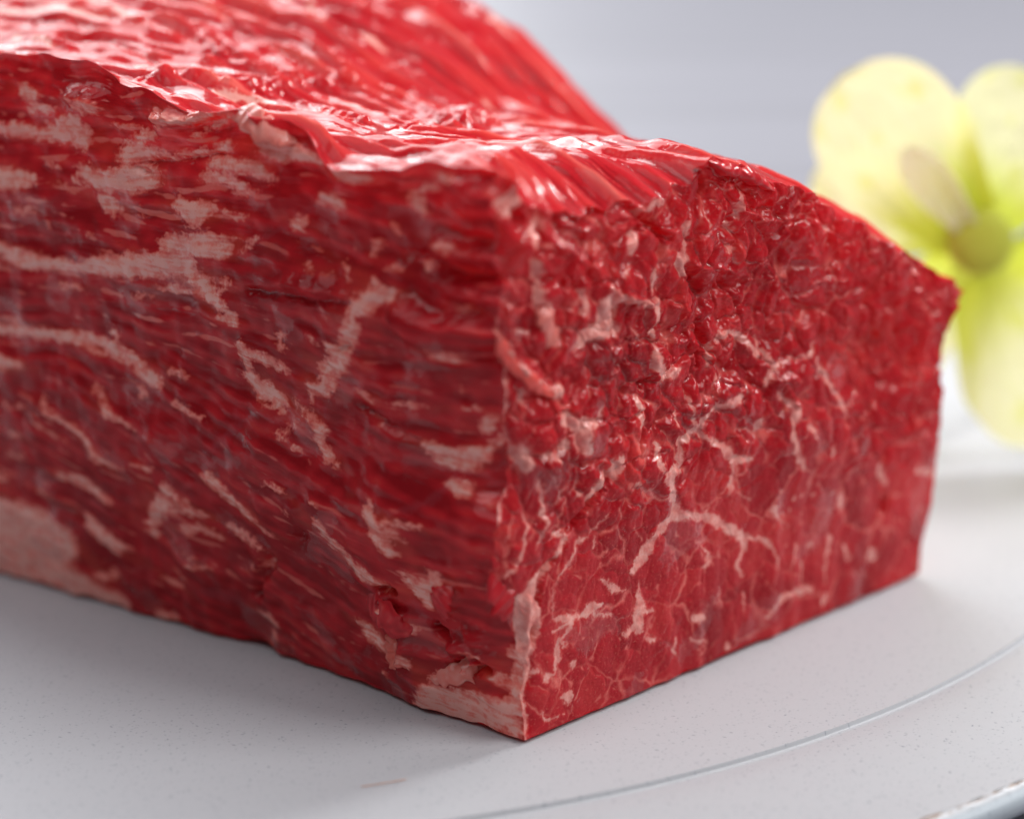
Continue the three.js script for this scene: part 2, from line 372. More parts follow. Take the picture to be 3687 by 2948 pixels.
    [7.8,70.5,0.96,4.6,69.5,1.35,1.3,69.6,0.96],
    [12.1,61.3,0.77,9.9,60.0,1.35,6.6,59.3,1.54,2.5,60.1,1.16],
    [40.5,57.2,0.48,34.8,57.7,0.58,27.8,57.9,0.67,22.3,58.5,0.48],
    [24.6,51.8,0.58,22.6,52.9,0.58],
    [43.1,16.6,1.54,46.2,12.8,1.93,48.5,9.1,1.73],
    [52.6,-0.7,2.31,50.7,0.2,1.73],
    [98.6,-0.1,0.77,90.5,-0.5,0.77],
    [7.9,8.5,1.01,7.0,9.0,1.69,5.7,8.9,0.84],
    [11.0,8.3,0.67,9.1,9.7,0.67],
    [21.4,18.0,0.84,18.4,18.4,0.67],
    [12.7,14.3,0.67,10.8,12.4,0.67],
    [36.8,20.9,1.73,34.6,23.0,1.35],
    [12.8,41.0,0.39,18.5,42.9,0.27,22.9,43.9,0.23],
    [59.9,72.3,0.39,54.8,73.0,0.48,48.4,74.6,0.48,45.9,75.1,0.39],
    [61.4,71.2,0.31,59.0,70.6,0.35]],
  membrane: [
    [64.8,29.3,0.58,60.6,29.4,0.77,59.2,28.5,1.16],
    [53.4,30.7,1.16,49.8,32.4,0.77,47.5,34.5,1.35,45.4,36.7,1.16,43.4,38.6,0.58],
    [46.1,38.5,0.77,45.4,37.1,0.77],
    [41.0,63.4,0.96,38.4,64.7,0.58,33.3,67.3,0.58,28.8,70.4,0.77,26.7,72.1,0.96,23.2,75.3,0.48],
    [14.4,61.6,0.77,17.7,59.9,1.16],
    [38.3,57.8,1.16,31.9,58.0,1.54,22.3,58.9,1.16],
    [7.7,37.1,0.96,8.4,35.5,1.16,10.8,32.9,0.96,15.5,30.9,0.77],
    [30.5,45.2,1.16,28.2,45.4,1.16],
    [28.6,42.4,0.77,28.8,40.8,0.77],
    [15.2,17.1,1.01,14.1,16.0,1.35,13.2,15.0,0.84],
    [18.2,4.5,1.52,17.6,3.3,1.35],
    [22.7,17.9,1.01],
    [19.0,4.7,0.84],
    [58.6,7.2,1.73,53.9,7.3,2.12,51.1,5.8,1.54],
    [93.4,7.8,1.93,91.4,6.3,1.35,88.8,5.0,1.16],
    [91.6,9.6,1.16]],
};
const TOP_MARKS = {
  fat: [
    [37.9,85.7,1.16,36.3,80.3,1.00],
    [39.8,74.7,2.31,40.0,71.4,1.54],
    [47.8,56.7,1.54,46.3,52.4,1.39],
    [73.0,81.1,1.16,71.4,74.7,1.16],
    [-3.0,75.9,1.54,2.2,73.0,0.77],
    [0.4,62.6,1.31,3.4,59.4,1.54,5.9,56.7,1.39],
    [-0.2,114.5,1.16,4.2,107.2,1.54,7.7,98.7,1.16],
    [-12.8,59.6,1.16],
    [-5.7,102.7,1.16,-7.1,91.6,1.00],
    [10.3,98.9,1.16,9.1,93.0,0.92],
    [8.7,106.6,0.77,10.3,100.9,0.62],
    [22.1,94.2,0.77,22.0,86.6,0.54],
    [7.8,31.9,0.77,5.6,22.4,0.77]],
  ridge: [
    [8.5,93.4,1.54,12.7,88.7,1.93,14.2,83.2,1.69,12.6,76.4,1.31],
    [8.5,73.7,1.54,13.3,71.4,1.93,17.3,66.8,1.54],
    [-8.7,67.3,1.93,-1.7,68.1,2.31,2.7,66.6,1.54],
    [4.2,63.8,1.31,11.0,62.8,1.54,19.0,62.9,1.54,26.7,61.4,1.31],
    [10.5,55.4,1.69,10.5,48.8,1.93,11.6,43.4,1.54],
    [26.5,41.3,1.54,35.3,43.9,1.69],
    [-7.1,98.1,1.54,-4.9,90.7,1.54],
    [29.5,50.4,1.16,28.3,44.2,1.16]],
  crease: [
    [13.2,95.7,0.77,14.7,88.7,0.92,14.4,78.7,1.00,14.7,73.0,1.00,16.5,68.1,0.77,20.1,65.4,0.62],
    [22.0,86.6,0.62,21.5,78.8,0.69,22.0,73.3,0.69,22.6,68.2,0.54],
    [-1.9,112.1,0.54,4.0,100.3,0.62,3.8,91.7,0.62],
    [49.9,85.9,0.54,48.8,79.9,0.62,49.9,72.7,0.62],
    [-1.3,96.3,0.54,1.3,88.3,0.62,2.4,81.8,0.54,0.6,71.0,0.62],
    [7.6,68.0,0.46,10.7,65.9,0.46],
    [11.5,101.1,0.46,14.4,92.2,0.54],
    [28.3,86.8,0.46,28.4,74.9,0.54,28.5,67.4,0.54],
    [12.3,39.9,0.54,23.6,41.4,0.54,25.8,37.4,0.54]],
};
const SIDE_GRAIN = [[76.5,83.8,177.07],[58.6,78.5,178.67],[39.6,86.0,166.41],[32.2,79.3,162.02],[80.5,64.5,173.83],[60.8,66.7,179.06],[48.3,59.7,170.79],[82.1,57.1,176.72],[87.1,43.0,173.26],[69.5,46.2,-178.83],[61.2,39.1,-159.44],[77.6,29.8,-156.72],[53.1,31.2,-156.05],[37.9,41.5,-164.45],[70.2,16.2,-157.30],[50.8,17.0,-164.19],[42.3,11.5,-160.74],[25.6,67.3,-167.42],[22.5,60.0,-172.83],[15.5,50.7,177.33],[6.9,56.2,173.66],[5.4,48.7,172.83],[21.2,38.0,-162.08],[13.5,33.5,-158.64],[10.2,26.7,179.35],[24.0,16.2,-160.02],[10.0,63.4,-167.45],[2.1,64.7,-179.51],[20.9,6.0,-177.77]];
const TOP_GRAIN = [[7.4,100.4,-75.51],[22.4,84.6,-63.64],[40.2,71.9,-68.66],[62.8,74.1,-91.07],[-6.8,93.0,-58.00],[1.2,69.5,-63.09],[8.2,56.9,-66.26],[18.7,48.4,-84.23],[16.8,31.6,-45.37],[28.2,69.4,-85.98],[28.6,29.4,-46.50],[27.1,18.7,-116.73],[27.5,5.7,-79.72],[32.9,2.0,-74.48],[-13.3,4.3,-106.50]];

// ---------------------------------------------------------------- rasters of the faces
class Face {
  constructor(x0, y0, x1, y1, ppm) { Object.assign(this, { x0, y0, x1, y1, ppm, w: Math.round((x1 - x0) * ppm), h: Math.round((y1 - y0) * ppm) }); }
  layer() { return new Float32Array(this.w * this.h); }
  each(fn) { let k = 0; for (let j = 0; j < this.h; j++) { const y = this.y0 + (j + 0.5) / this.ppm; for (let i = 0; i < this.w; i++, k++) fn(this.x0 + (i + 0.5) / this.ppm, y, k); } }
  at(a, x, y) {
    const fx = clamp((x - this.x0) * this.ppm - 0.5, 0, this.w - 1.001), fy = clamp((y - this.y0) * this.ppm - 0.5, 0, this.h - 1.001), i = fx | 0, j = fy | 0, u = fx - i, v = fy - j, k = j * this.w + i;
    return (a[k] * (1 - u) + a[k + 1] * u) * (1 - v) + (a[k + this.w] * (1 - u) + a[k + this.w + 1] * u) * v;
  }
  // strokes with wandering edges; soft is the width of the edge in mm; keeps the highest value
  strokes(list, soft, wander, wide = 1, out = this.layer()) {
    for (const s0 of list) {
      const s = s0.map((q, i) => (i % 3 === 2 ? q * wide : q)), gain = 1;
      const n = s.length / 3; let lx = 1e9, hx = -1e9, ly = 1e9, hy = -1e9, rm = 0;
      for (let i = 0; i < n; i++) { lx = Math.min(lx, s[i * 3]); hx = Math.max(hx, s[i * 3]); ly = Math.min(ly, s[i * 3 + 1]); hy = Math.max(hy, s[i * 3 + 1]); rm = Math.max(rm, s[i * 3 + 2] / 2); }
      const m = rm + soft + wander * 2.2;
      const i0 = Math.max(0, Math.floor((lx - m - this.x0) * this.ppm)), i1 = Math.min(this.w - 1, Math.ceil((hx + m - this.x0) * this.ppm)), j0 = Math.max(0, Math.floor((ly - m - this.y0) * this.ppm)), j1 = Math.min(this.h - 1, Math.ceil((hy + m - this.y0) * this.ppm));
      const wa = Math.min(wander, rm * 0.9 + 0.12);
      for (let j = j0; j <= j1; j++) for (let i = i0; i <= i1; i++) {
        const x = this.x0 + (i + 0.5) / this.ppm, y = this.y0 + (j + 0.5) / this.ppm;
        const px = x + wa * (noise(x * 0.8 + 3.3, y * 0.8) + 0.55 * noise(x * 2.6, y * 2.6 + 9)), py = y + wa * (noise(x * 0.8, y * 0.8 + 21.7) + 0.55 * noise(x * 2.6 + 31, y * 2.6));
        let best = 1e9;
        for (let q = 0; q < Math.max(1, n - 1); q++) {
          const a = q * 3, b = n > 1 ? a + 3 : a, ax = s[a], ay = s[a + 1], bx = s[b] - ax, by = s[b + 1] - ay, L = bx * bx + by * by, t = L ? clamp(((px - ax) * bx + (py - ay) * by) / L) : 0, dx = px - ax - bx * t, dy = py - ay - by * t;
          const d = Math.sqrt(dx * dx + dy * dy) - 0.5 * mix(s[a + 2], s[b + 2], t);
          if (d < best) best = d;
        }
        const v = gain * sst(soft, -soft * 1.2, best), k = j * this.w + i;
        if (v > out[k]) out[k] = v;
      }
    }
    return out;
  }
  // streaks: noise smeared along the grain given by control points [x, y, degrees]
  streaks(grain, cell, half, ppm, seed, given) {
    const F = new Face(this.x0, this.y0, this.x1, this.y1, ppm), gw = Math.ceil((this.x1 - this.x0) / 2) + 2, gh = Math.ceil((this.y1 - this.y0) / 2) + 2, dx = new Float32Array(gw * gh), dy = new Float32Array(gw * gh);
    for (let j = 0; j < gh; j++) for (let i = 0; i < gw; i++) {
      let c = 0, s = 0; const x = this.x0 + i * 2, y = this.y0 + j * 2;
      for (const [gx, gy, ga] of grain) { const w = 1 / (30 + (x - gx) ** 2 + (y - gy) ** 2) ** 1.5, a = 2 * ga * R; c += w * Math.cos(a); s += w * Math.sin(a); }
      const a = Math.atan2(s, c) / 2 + 0.22 * noise(x * 0.09 + seed, y * 0.09); dx[j * gw + i] = Math.cos(a); dy[j * gw + i] = Math.sin(a);
    }
    const src = F.layer(), out = F.layer(), st = 1.2 / ppm, steps = Math.round(half / st);
    F.each((x, y, k) => { src[k] = given ? this.at(given, x, y) : noise(x / cell + seed * 7.7, y / cell + seed * 3.1); });
    F.each((x, y, k) => {
      let sum = src[k], n = 1;
      for (const way of [1, -1]) {
        let px = x, py = y, ox = 0, oy = 0;
        for (let q = 0; q < steps; q++) {
          const g = Math.min(gh - 1, Math.max(0, Math.round((py - this.y0) / 2))) * gw + Math.min(gw - 1, Math.max(0, Math.round((px - this.x0) / 2)));
          let vx = dx[g] * way, vy = dy[g] * way; if (q && vx * ox + vy * oy < 0) { vx = -vx; vy = -vy; }
          ox = vx; oy = vy; px += vx * st; py += vy * st;
          const i = ((px - this.x0) * ppm) | 0, j = ((py - this.y0) * ppm) | 0; if (i < 0 || j < 0 || i >= F.w || j >= F.h) break;
          sum += src[j * F.w + i]; n++;
        }
      }
      out[k] = sum / n;
    });
    if (given) return (x, y) => F.at(out, x, y);
    let m = 0, v = 0; for (const x of out) m += x; m /= out.length; for (const x of out) v += (x - m) ** 2; v = Math.sqrt(v / out.length);
    for (let k = 0; k < out.length; k++) out[k] = (out[k] - m) / v;
    return (x, y) => F.at(out, x, y);
  }
  textures(rgb, bump, through) {
    const n = this.w * this.h, c = new Uint8Array(n * 4), b = new Uint8Array(n * 4), d = new Uint8Array(n * 4), s = (x) => 255 * (x <= 0.0031308 ? 12.92 * x : 1.055 * Math.pow(x, 1 / 2.4) - 0.055);
    for (let k = 0; k < n; k++) {
      for (let q = 0; q < 3; q++) c[k * 4 + q] = clamp(s(clamp(rgb[k * 3 + q])) + 0.5, 0, 255);
      b[k * 4] = clamp(bump[k] * 255, 0, 255); 
      d[k * 4] = clamp(through[k] * 255, 0, 255);
      c[k * 4 + 3] = b[k * 4 + 3] = d[k * 4 + 3] = 255;
    }
    const make = (d, srgb) => { const t = new THREE.DataTexture(d, this.w, this.h); t.magFilter = t.minFilter = THREE.LinearFilter; t.wrapS = t.wrapT = THREE.MirroredRepeatWrapping; if (srgb) t.colorSpace = THREE.SRGBColorSpace; t.needsUpdate = true; return t; };
    return [make(c, true), make(b, false), make(d, false)];
  }
  // mean over a square of half-width mm, twice
  blurred(a, mm) {
    const r = Math.max(1, Math.round(mm * this.ppm)); let s = a;
    for (let pass = 0; pass < 2; pass++) for (const [n, m, p, q] of [[this.h, this.w, this.w, 1], [this.w, this.h, 1, this.w]]) {
      const o = new Float32Array(s.length);
      for (let j = 0; j < n; j++) { let t = 0; const at = (i) => s[j * p + clamp(i, 0, m - 1) * q]; for (let i = -r; i <= r; i++) t += at(i); for (let i = 0; i < m; i++) { o[j * p + i * q] = t / (2 * r + 1); t += at(i + r + 1) - at(i - r); } }
      s = o;
    }
    return s;
  }
  uv(x, y) { return [(x - this.x0) / (this.x1 - this.x0), (y - this.y0) / (this.y1 - this.y0)]; }
}
const LEAN_DARK = [0.45, 0.006, 0.015], LEAN = [0.76, 0.022, 0.036], LEAN_BRIGHT = [0.92, 0.075, 0.066], FAT = [0.93, 0.46, 0.40], FAT_PINK = [0.90, 0.28, 0.23], FAT_THIN = [0.87, 0.19, 0.155], EMBER = [0.86, 0.10, 0.06], MEMBRANE = [0.48, 0.18, 0.23];
const mix3 = (a, b, t) => [mix(a[0], b[0], t), mix(a[1], b[1], t), mix(a[2], b[2], t)];
function meatMaterial(name, [map, grainMap, through], o = {}) {
  const m = new THREE.MeshPhysicalMaterial({ map, bumpMap: grainMap, bumpScale: 0.0001, roughness: 0.96, clearcoat: 0.8, clearcoatRoughness: 0.13, specularIntensity: 0.08, transmission: 1, transmissionMap: through, thickness: 0, side: THREE.DoubleSide, ...o });
  m.name = name; return m;
}

const juiceDepth = (x, y) => -0.22 + 0.32 * clamp(0.42 + 0.75 * noise(x * 0.12 + 44, y * 0.12));                // mm, the same on every face
// ---- the cut end: muscle bundles seen end on, in a net of thin fat
function makeCut() {
  const F = new Face(-14, -3, 100, 87, 14);
  const fat = F.strokes(FRONT_MARKS.fat, 0.34, 0.42, 1.75), ridge = F.strokes(FRONT_MARKS.ridge, 0.7, 0.25), crease = F.strokes(FRONT_MARKS.crease, 0.7, 0.3);
  const H = F.layer(), B = F.layer(), T = F.layer(), C = new Float32Array(F.w * F.h * 3);
  F.each((x, y, k) => {
    const wx = x + 1.3 * noise(x * 0.16, y * 0.16 + 4) + 0.35 * noise(x * 0.7, y * 0.7), wy = y + 1.3 * noise(x * 0.16 + 9, y * 0.16) + 0.35 * noise(x * 0.7 + 5, y * 0.7);
    const coarse = sst(20, 56, y + 9 * noise(x * 0.07, y * 0.07 + 2) + 6 * sst(60, 30, x)), bumpy = sst(58, 70, x) * sst(14, 26, y);
    // how coarsely the muscle is torn: it sets only the height of the relief
    const torn = clamp(0.08 + 0.92 * coarse + 0.4 * bumpy, 0, 1);
    const sx = wx * 0.92 + wy * 0.25, sy = wy - wx * 0.18;                              // bundles lean a little
    let c = cells(sx / 7.6, sy / 9.0, 3); const eA = (c[1] - c[0]) * 7.6, idA = c[2], tiltA = c[3] * GX[(idA * 255) | 0] + c[4] * GY[(idA * 255) | 0];
    c = cells((sx + 0.5 * noise(x * 0.45 + 3, y * 0.45)) / 3.7 + 40, (sy + 0.5 * noise(x * 0.45, y * 0.45 + 6)) / 4.5, 8); const eB = (c[1] - c[0]) * 3.9, idB = c[2], tiltB = c[3] * GX[(idB * 255) | 0] + c[4] * GY[(idB * 255) | 0];
    c = cells(sx / 1.5 + 9, sy / 1.9 + 3, 21); const eC = (c[1] - c[0]) * 1.6, idC = c[2];
    const patch = sst(-0.15, 0.45, fbm(x * 0.11 + 3, y * 0.11, 2)), patchB = sst(-0.25, 0.4, fbm(x * 0.15, y * 0.15 + 8, 2)), vary = 0.5 + 0.5 * noise(x * 0.9 + 13, y * 0.9);
    const fine0 = noise(x * 2.9, y * 2.9 + 12), node = sst(0.2, 0.6, noise(x * 0.33 + 5, y * 0.33)), netA = sst(0.35 + 0.6 * vary + 0.5 * node, 0.0, eA) * (0.25 + 0.75 * patch), netB = sst(0.22 + 0.36 * vary + 0.7 * node, 0.0, eB) * (0.08 + 0.92 * patchB) * (0.08 + 0.92 * sst(0.4, 0.66, vary)), netC = sst(0.16, 0.02, eC) * 0.3 * patch * patchB;
    const speck = sst(0.55, 0.75, noise(x * 1.5, y * 1.5) + 0.25 * noise(x * 4, y * 4)) * 0.5;
    const f = clamp(Math.max(fat[k] * clamp(0.9 + 0.4 * noise(x * 0.7 + 31, y * 0.7)), netA * (0.85 + 0.2 * fine0), netB * 0.85 + 0.12 * fine0 * netB, netC, speck * 0.5));
    T[k] = mix(0.52, 0.16, f);
    const round = (e, w) => { const q = 1 - clamp(e / w); return 1 - q * q; };
    const domeA = round(eA, 2.6), domeB = round(eB, 1.7), domeC = round(eC, 0.7);
    const lump = fbm(x * 0.17, y * 0.17 + 40, 2), mid = noise(x * 0.5 + 7, y * 0.42), fine = noise(x * 1.7, y * 1.3 + 3), rows = noise(x * 0.9 + 2.2 * idB * 9, y * 3.6 + x * (idB - 0.5) * 2);
    H[k] = torn * (domeA * (0.45 + 0.5 * idA) + 0.35 * tiltA * domeA + domeB * (0.5 + 0.5 * idB) + 0.22 * tiltB * domeB + 0.16 * domeC * (0.3 + idC) * (0.3 + patchB) + 1.1 * lump + 0.34 * mid + 0.08 * fine + 0.05 * rows) + (1 - torn) * (0.03 * domeB + 0.09 * mid + 0.03 * fine)
      - 0.15 * fat[k] * torn + 0.9 * ridge[k] - 2.0 * crease[k];
    const grain = noise(x * 5.5, y * 5.5), bead = noise(x * 9, y * 9);
    B[k] = 0.5 + 0.12 * grain + 0.1 * bead + 0.1 * fine + 0.1 * rows;
    const dots = sst(0.5, 0.75, noise(x * 2.3 + 80, y * 2.3)) * 0.45, tone = clamp(0.41 + 0.24 * (idA - 0.5) + 0.26 * (idB - 0.5) + 0.4 * fbm(x * 0.09 + 20, y * 0.09, 2) + 0.07 * grain + 0.06 * rows);
    let col = tone < 0.5 ? mix3(LEAN_DARK, LEAN, tone * 2) : mix3(LEAN, LEAN_BRIGHT, tone * 2 - 1);
    col = mix3(col, mix3(FAT_THIN, FAT, clamp(sst(0.35, 0.95, fat[k]) * (0.8 + 0.4 * noise(x * 0.5, y * 0.5)) + 0.25 * fine0)), Math.max(f, dots) * (0.9 + 0.16 * noise(x * 1.3, y * 1.3 + 5) + 0.08 * grain));
    C.set(col, k * 3);
    
  });
  return { F, H, tex: F.textures(C, B, T) };
}
// ---- the long side: fibres run lengthwise, broad flecks of fat among them
function makeSide() {
  const F = new Face(-4, -3, 120, 92, 11);
  const fat = F.strokes(SIDE_MARKS.fat, 0.95, 0.7, 1.45), mem = F.strokes(SIDE_MARKS.membrane, 0.5, 0.4), ridge = F.strokes(SIDE_MARKS.ridge, 1.6, 0.3), crease = F.strokes(SIDE_MARKS.crease, 0.8, 0.3);
  const broad = F.streaks(SIDE_GRAIN, 1.7, 6, 8, 1), thin = F.streaks(SIDE_GRAIN, 0.45, 2.2, 10, 2), fleck = F.streaks(SIDE_GRAIN, 1.3, 2.8, 9, 3), smear = F.streaks(SIDE_GRAIN, 1, 1.5, 11, 2, F.blurred(fat, 0.2)), wide = F.streaks(SIDE_GRAIN, 1, 4.5, 6, 2, fat);
  const H = F.layer(), B = F.layer(), T = F.layer(), C = new Float32Array(F.w * F.h * 3);
  F.each((x, y, k) => {
    const b = broad(x, y), t = thin(x, y), s = fleck(x, y), grain = noise(x * 5.3, y * 5.3), lump = fbm(x * 0.1, y * 0.13 + 9, 2);
    const dens = clamp(sst(28, 52, x) * sst(38, 56, y) + 0.5 * sst(40, 20, y) * sst(18, 40, x)), thr = 1.75 - 0.8 * dens, specks = sst(thr, thr + 1.0, s + 0.5 * noise(x * 0.12, y * 0.12) + 0.1 * t) * (0.5 + 0.3 * dens);
    const sm = smear(x, y), wd = wide(x, y), rag = fbm(x * 0.85, y * 1.1, 3), fl = clamp(0.5 * fat[k] + 0.5 * sm + (0.45 * rag + 0.03 * t + 0.08 * b) * sst(0, 0.35, sm));
    const f = clamp(Math.max(sst(0.26, 0.66, fl), specks));
    H[k] = 1.2 * lump + 0.05 * b + 0.008 * t + 0.22 * fat[k] + 2.1 * ridge[k] - (1.4 + 2.0 * sst(27, 19, x) * sst(26, 20, y)) * crease[k] + 0.16 * noise(x * 0.5, y * 0.5 + 3) + 0.01 * grain;
    B[k] = 0.5 + 0.06 * t + 0.14 * grain + 0.1 * noise(x * 9, y * 9);
    const tone = clamp(0.25 + 0.15 * b + 0.02 * t + 0.26 * noise(x * 0.35 + 11, y * 0.55) + 0.45 * fbm(x * 0.07 + 50, y * 0.08, 2));
    let col = tone < 0.5 ? mix3(LEAN_DARK, LEAN, tone * 2) : mix3(LEAN, LEAN_BRIGHT, tone * 2 - 1);
    const ember = clamp(Math.max(wd * 1.7 - 0.1, sst(0.2, 0.45, fl))) * sst(-0.45, 0.35, noise(x * 0.17, y * 0.2 + 33)), core = clamp(fl + 0.22 * noise(x * 0.5, y * 0.7 + 7) - 0.06 + 0.08 * grain + 0.05 * t);
    col = mix3(col, EMBER, ember * 0.65);                                               // orange-red where fat runs just under the fibres
    col = mix3(col, mix3(FAT_THIN, mix3(FAT_PINK, FAT, sst(0.66, 1.0, core)), sst(0.42, 0.78, core)), f * (0.95 + 0.05 * grain));
    T[k] = mix(0.46, 0.14, f);
    col = mix3(col, MEMBRANE, mem[k] * 0.16);
    C.set(col, k * 3);
    
  });
  return { F, H, tex: F.textures(C, B, T) };
}
// ---- the top: wet strands and furrows
function makeTop() {
  const F = new Face(-24, -4, 100, 122, 9);
  const fat = F.strokes(TOP_MARKS.fat, 0.5, 0.6, 1.3), ridge = F.strokes(TOP_MARKS.ridge, 1.6, 0.5), crease = F.strokes(TOP_MARKS.crease, 1.0, 0.5);
  const broad = F.streaks(TOP_GRAIN, 3.4, 11, 5, 4), thin = F.streaks(TOP_GRAIN, 0.6, 3, 8, 5);
  const H = F.layer(), B = F.layer(), T = F.layer(), C = new Float32Array(F.w * F.h * 3);
  F.each((x, y, k) => {
    const b = broad(x, y), t = thin(x, y), grain = noise(x * 4.5, y * 4.5), lump = fbm(x * 0.09 + 3, y * 0.07, 2);
    const f = clamp(Math.max(fat[k], sst(1.5, 2.6, b) * 0.6, sst(1.9, 2.8, t) * 0.4));
    H[k] = 1.3 * lump + 0.36 * b + 0.035 * t + 1.7 * ridge[k] - 1.6 * crease[k] + 0.22 * noise(x * 0.4, y * 0.3 + 3) + 0.012 * grain;
    B[k] = 0.5 + 0.12 * t + 0.14 * grain + 0.1 * noise(x * 8, y * 8);
    T[k] = mix(0.42, 0.2, f);
    const tone = clamp(0.55 + 0.16 * b + 0.08 * t + 0.25 * noise(x * 0.06 + 50, y * 0.07));
    let col = tone < 0.5 ? mix3(LEAN_DARK, LEAN, tone * 2) : mix3(LEAN, LEAN_BRIGHT, tone * 2 - 1);
    col = mix3(col, mix3(FAT_THIN, FAT, sst(0.5, 1, f)), f * 0.9);
    C.set(col, k * 3);
    
  });
  return { F, H, tex: F.textures(C, B, T) };
}
const cut = makeCut(), flank = makeSide(), upper = makeTop();

// ---------------------------------------------------------------- the block of beef, millimetres (u along the cut end, y up, v along its length)
const CORNER = [[-0.5, 0], [-1.4, 5], [-2.3, 12.1], [-4, 19.2], [-6.6, 25.3], [-6.6, 31.5], [-5.8, 33.5], [-4.6, 37.9], [-4.1, 43.3], [-5, 47.7], [-6.7, 56.7], [-7, 58.9], [-6.5, 61.8], [-6.6, 75.5], [-8.7, 80.7]];
const RIGHT = [[87.8, 0], [88, 5], [89.4, 8.5], [90.7, 17.7], [90.8, 23.9], [89.9, 34.9], [91.2, 40.7], [94.5, 45.2]];
const FRONT_TOP = [[-8.7, 80.7], [-5.6, 77.6], [-1, 74], [6, 71.8], [19, 70.8], [28, 71.6], [35.4, 74.6], [41.5, 71.8], [51, 68], [65, 61], [79.5, 53], [94.5, 45.2]];
const SIDE_BASE = [[-0.5, 0], [-1.2, 8.8], [-3, 22], [-3.4, 36.1], [-4.6, 44.9], [-4.8, 51.2], [-7.1, 63.9], [-9.1, 75.2], [-12.1, 89.3], [-14.4, 102.6], [-19, 140]];           // u, v
const SIDE_TOP = [[-8.7, 80.7, 0], [-9.3, 81, 4.9], [-10, 79.8, 11.2], [-11, 78.5, 19.2], [-11.7, 77.6, 25], [-12.1, 80.2, 28.7], [-12.5, 83, 31.6], [-13.3, 82.3, 38.5], [-14.6, 82.7, 48.9], [-15.3, 82.6, 55.2], [-16.2, 83.4, 62.3], [-16.9, 85.6, 68.3], [-17.5, 86.3, 73], [-18.3, 86, 79.9], [-19, 85.5, 85.9], [-21, 84, 110], [-24, 80, 140]];
const RIGHT_TOP = [[94.5, 45.2, 0], [95, 46, 25], [94, 49, 56], [92, 60, 95], [88, 64, 140]];
const TU = [-10, 0, 20, 35, 45, 60, 80, 95], TV = [0, 8, 25, 40, 56, 68, 80, 95, 120, 160];
const TY = [[81, 74, 71, 74, 70, 63, 53, 45], [80, 78, 75, 74.5, 72.2, 66, 56, 46], [78, 77, 74.5, 73, 71.7, 67, 57, 46], [78.5, 77, 75, 73, 71.5, 66.5, 57, 48], [80, 78, 76.5, 75, 73.5, 69.5, 62, 49], [80.5, 80, 80, 80, 79, 77, 70, 52], [81, 82, 83, 84, 83.5, 82, 76, 56], [82, 84, 87, 88.5, 89, 87.5, 82, 62], [82, 86, 91, 95, 96, 94, 88, 66], [80, 86, 92, 96, 97, 94, 86, 64]];
function along(list, key, x) {                                            // smooth interpolation of a list by one of its entries
  let i = 0; while (i < list.length - 2 && list[i + 1][key] < x) i++;
  const p = list[Math.max(0, i - 1)], a = list[i], b = list[i + 1], q = list[Math.min(list.length - 1, i + 2)], t = clamp((x - a[key]) / (b[key] - a[key]));
  return a.map((_, c) => {
    const d = b[key] - a[key], s = (b[c] - a[c]) / d, m0 = p === a ? s : Math.abs(0.5 * (s + (a[c] - p[c]) / (a[key] - p[key]))) > 9 ? s : 0.5 * (s + (a[c] - p[c]) / (a[key] - p[key])), m1 = q === b ? s : 0.5 * (s + (q[c] - b[c]) / (q[key] - b[key]));
    const t2 = t * t, t3 = t2 * t; return (2 * t3 - 3 * t2 + 1) * a[c] + (t3 - 2 * t2 + t) * m0 * d + (3 * t2 - 2 * t3) * b[c] + (t3 - t2) * m1 * d;
  });
}
const TROWS = TY.map((row) => TU.map((u, i) => [u, row[i]]));
function topHeight(u, v) { const col = TV.map((tv, j) => [tv, along(TROWS[j], 0, clamp(u, -10, 95))[1]]); return along(col, 0, v)[1]; }
const L = 140, NU = 600, NT = 560, NV = 520;
const vAt = (r) => (r < 0.9 ? (r / 0.9) * 104 : 104 + ((r - 0.9) / 0.1) * (L - 104));   // rows are close where the photograph looks
const rOf0 = (v) => (v < 104 ? (v / 104) * 0.9 : 0.9 + ((v - 104) / (L - 104)) * 0.1);
const line = (n, fn) => Array.from({ length: n + 1 }, (_, i) => fn(i / n));
// boundary curves, sampled once so that neighbouring faces share their points
const cCorner = line(NT, (t) => { const [u, y] = along(CORNER, 1, t * 80.7); return [u, y, 0]; });
const cRight = line(NT, (t) => { const [u, y] = along(RIGHT, 1, t * 45.2); return [u, y, 0]; });
const cFrontTop = line(NU, (s) => { const [u, y] = along(FRONT_TOP, 0, mix(-8.7, 94.5, s)); return [u, y, 0]; });
const cFrontBase = line(NU, (s) => [mix(-0.5, 87.8, s), 0, (0.9 * noise(s * 7, 3) + 0.5 * noise(s * 23, 6)) * Math.sin(s * Math.PI)]);
const cSideBase = line(NV, (r) => { const v = vAt(r); return [along(SIDE_BASE, 1, v)[0] - (1.1 * noise(v * 0.09, 4) + 0.5 * noise(v * 0.33, 7)) * sst(0, 8, v), Math.max(0, 1.3 * Math.exp(-(((v - 49) / 2.2) ** 2)) + 0.7 * noise(v * 0.22, 1) * sst(0, 8, v)), v]; });
const cSideTop = line(NV, (r) => { const v = vAt(r), p = along(SIDE_TOP, 2, v); return [p[0], p[1], v]; });
const cRightTop = line(NV, (r) => { const v = vAt(r), p = along(RIGHT_TOP, 2, v); return [p[0], p[1], v]; });
const coons = (b, t, l, r, s, q, i) => (1 - q) * b[i] + q * t[i] + (1 - s) * l[i] + s * r[i];
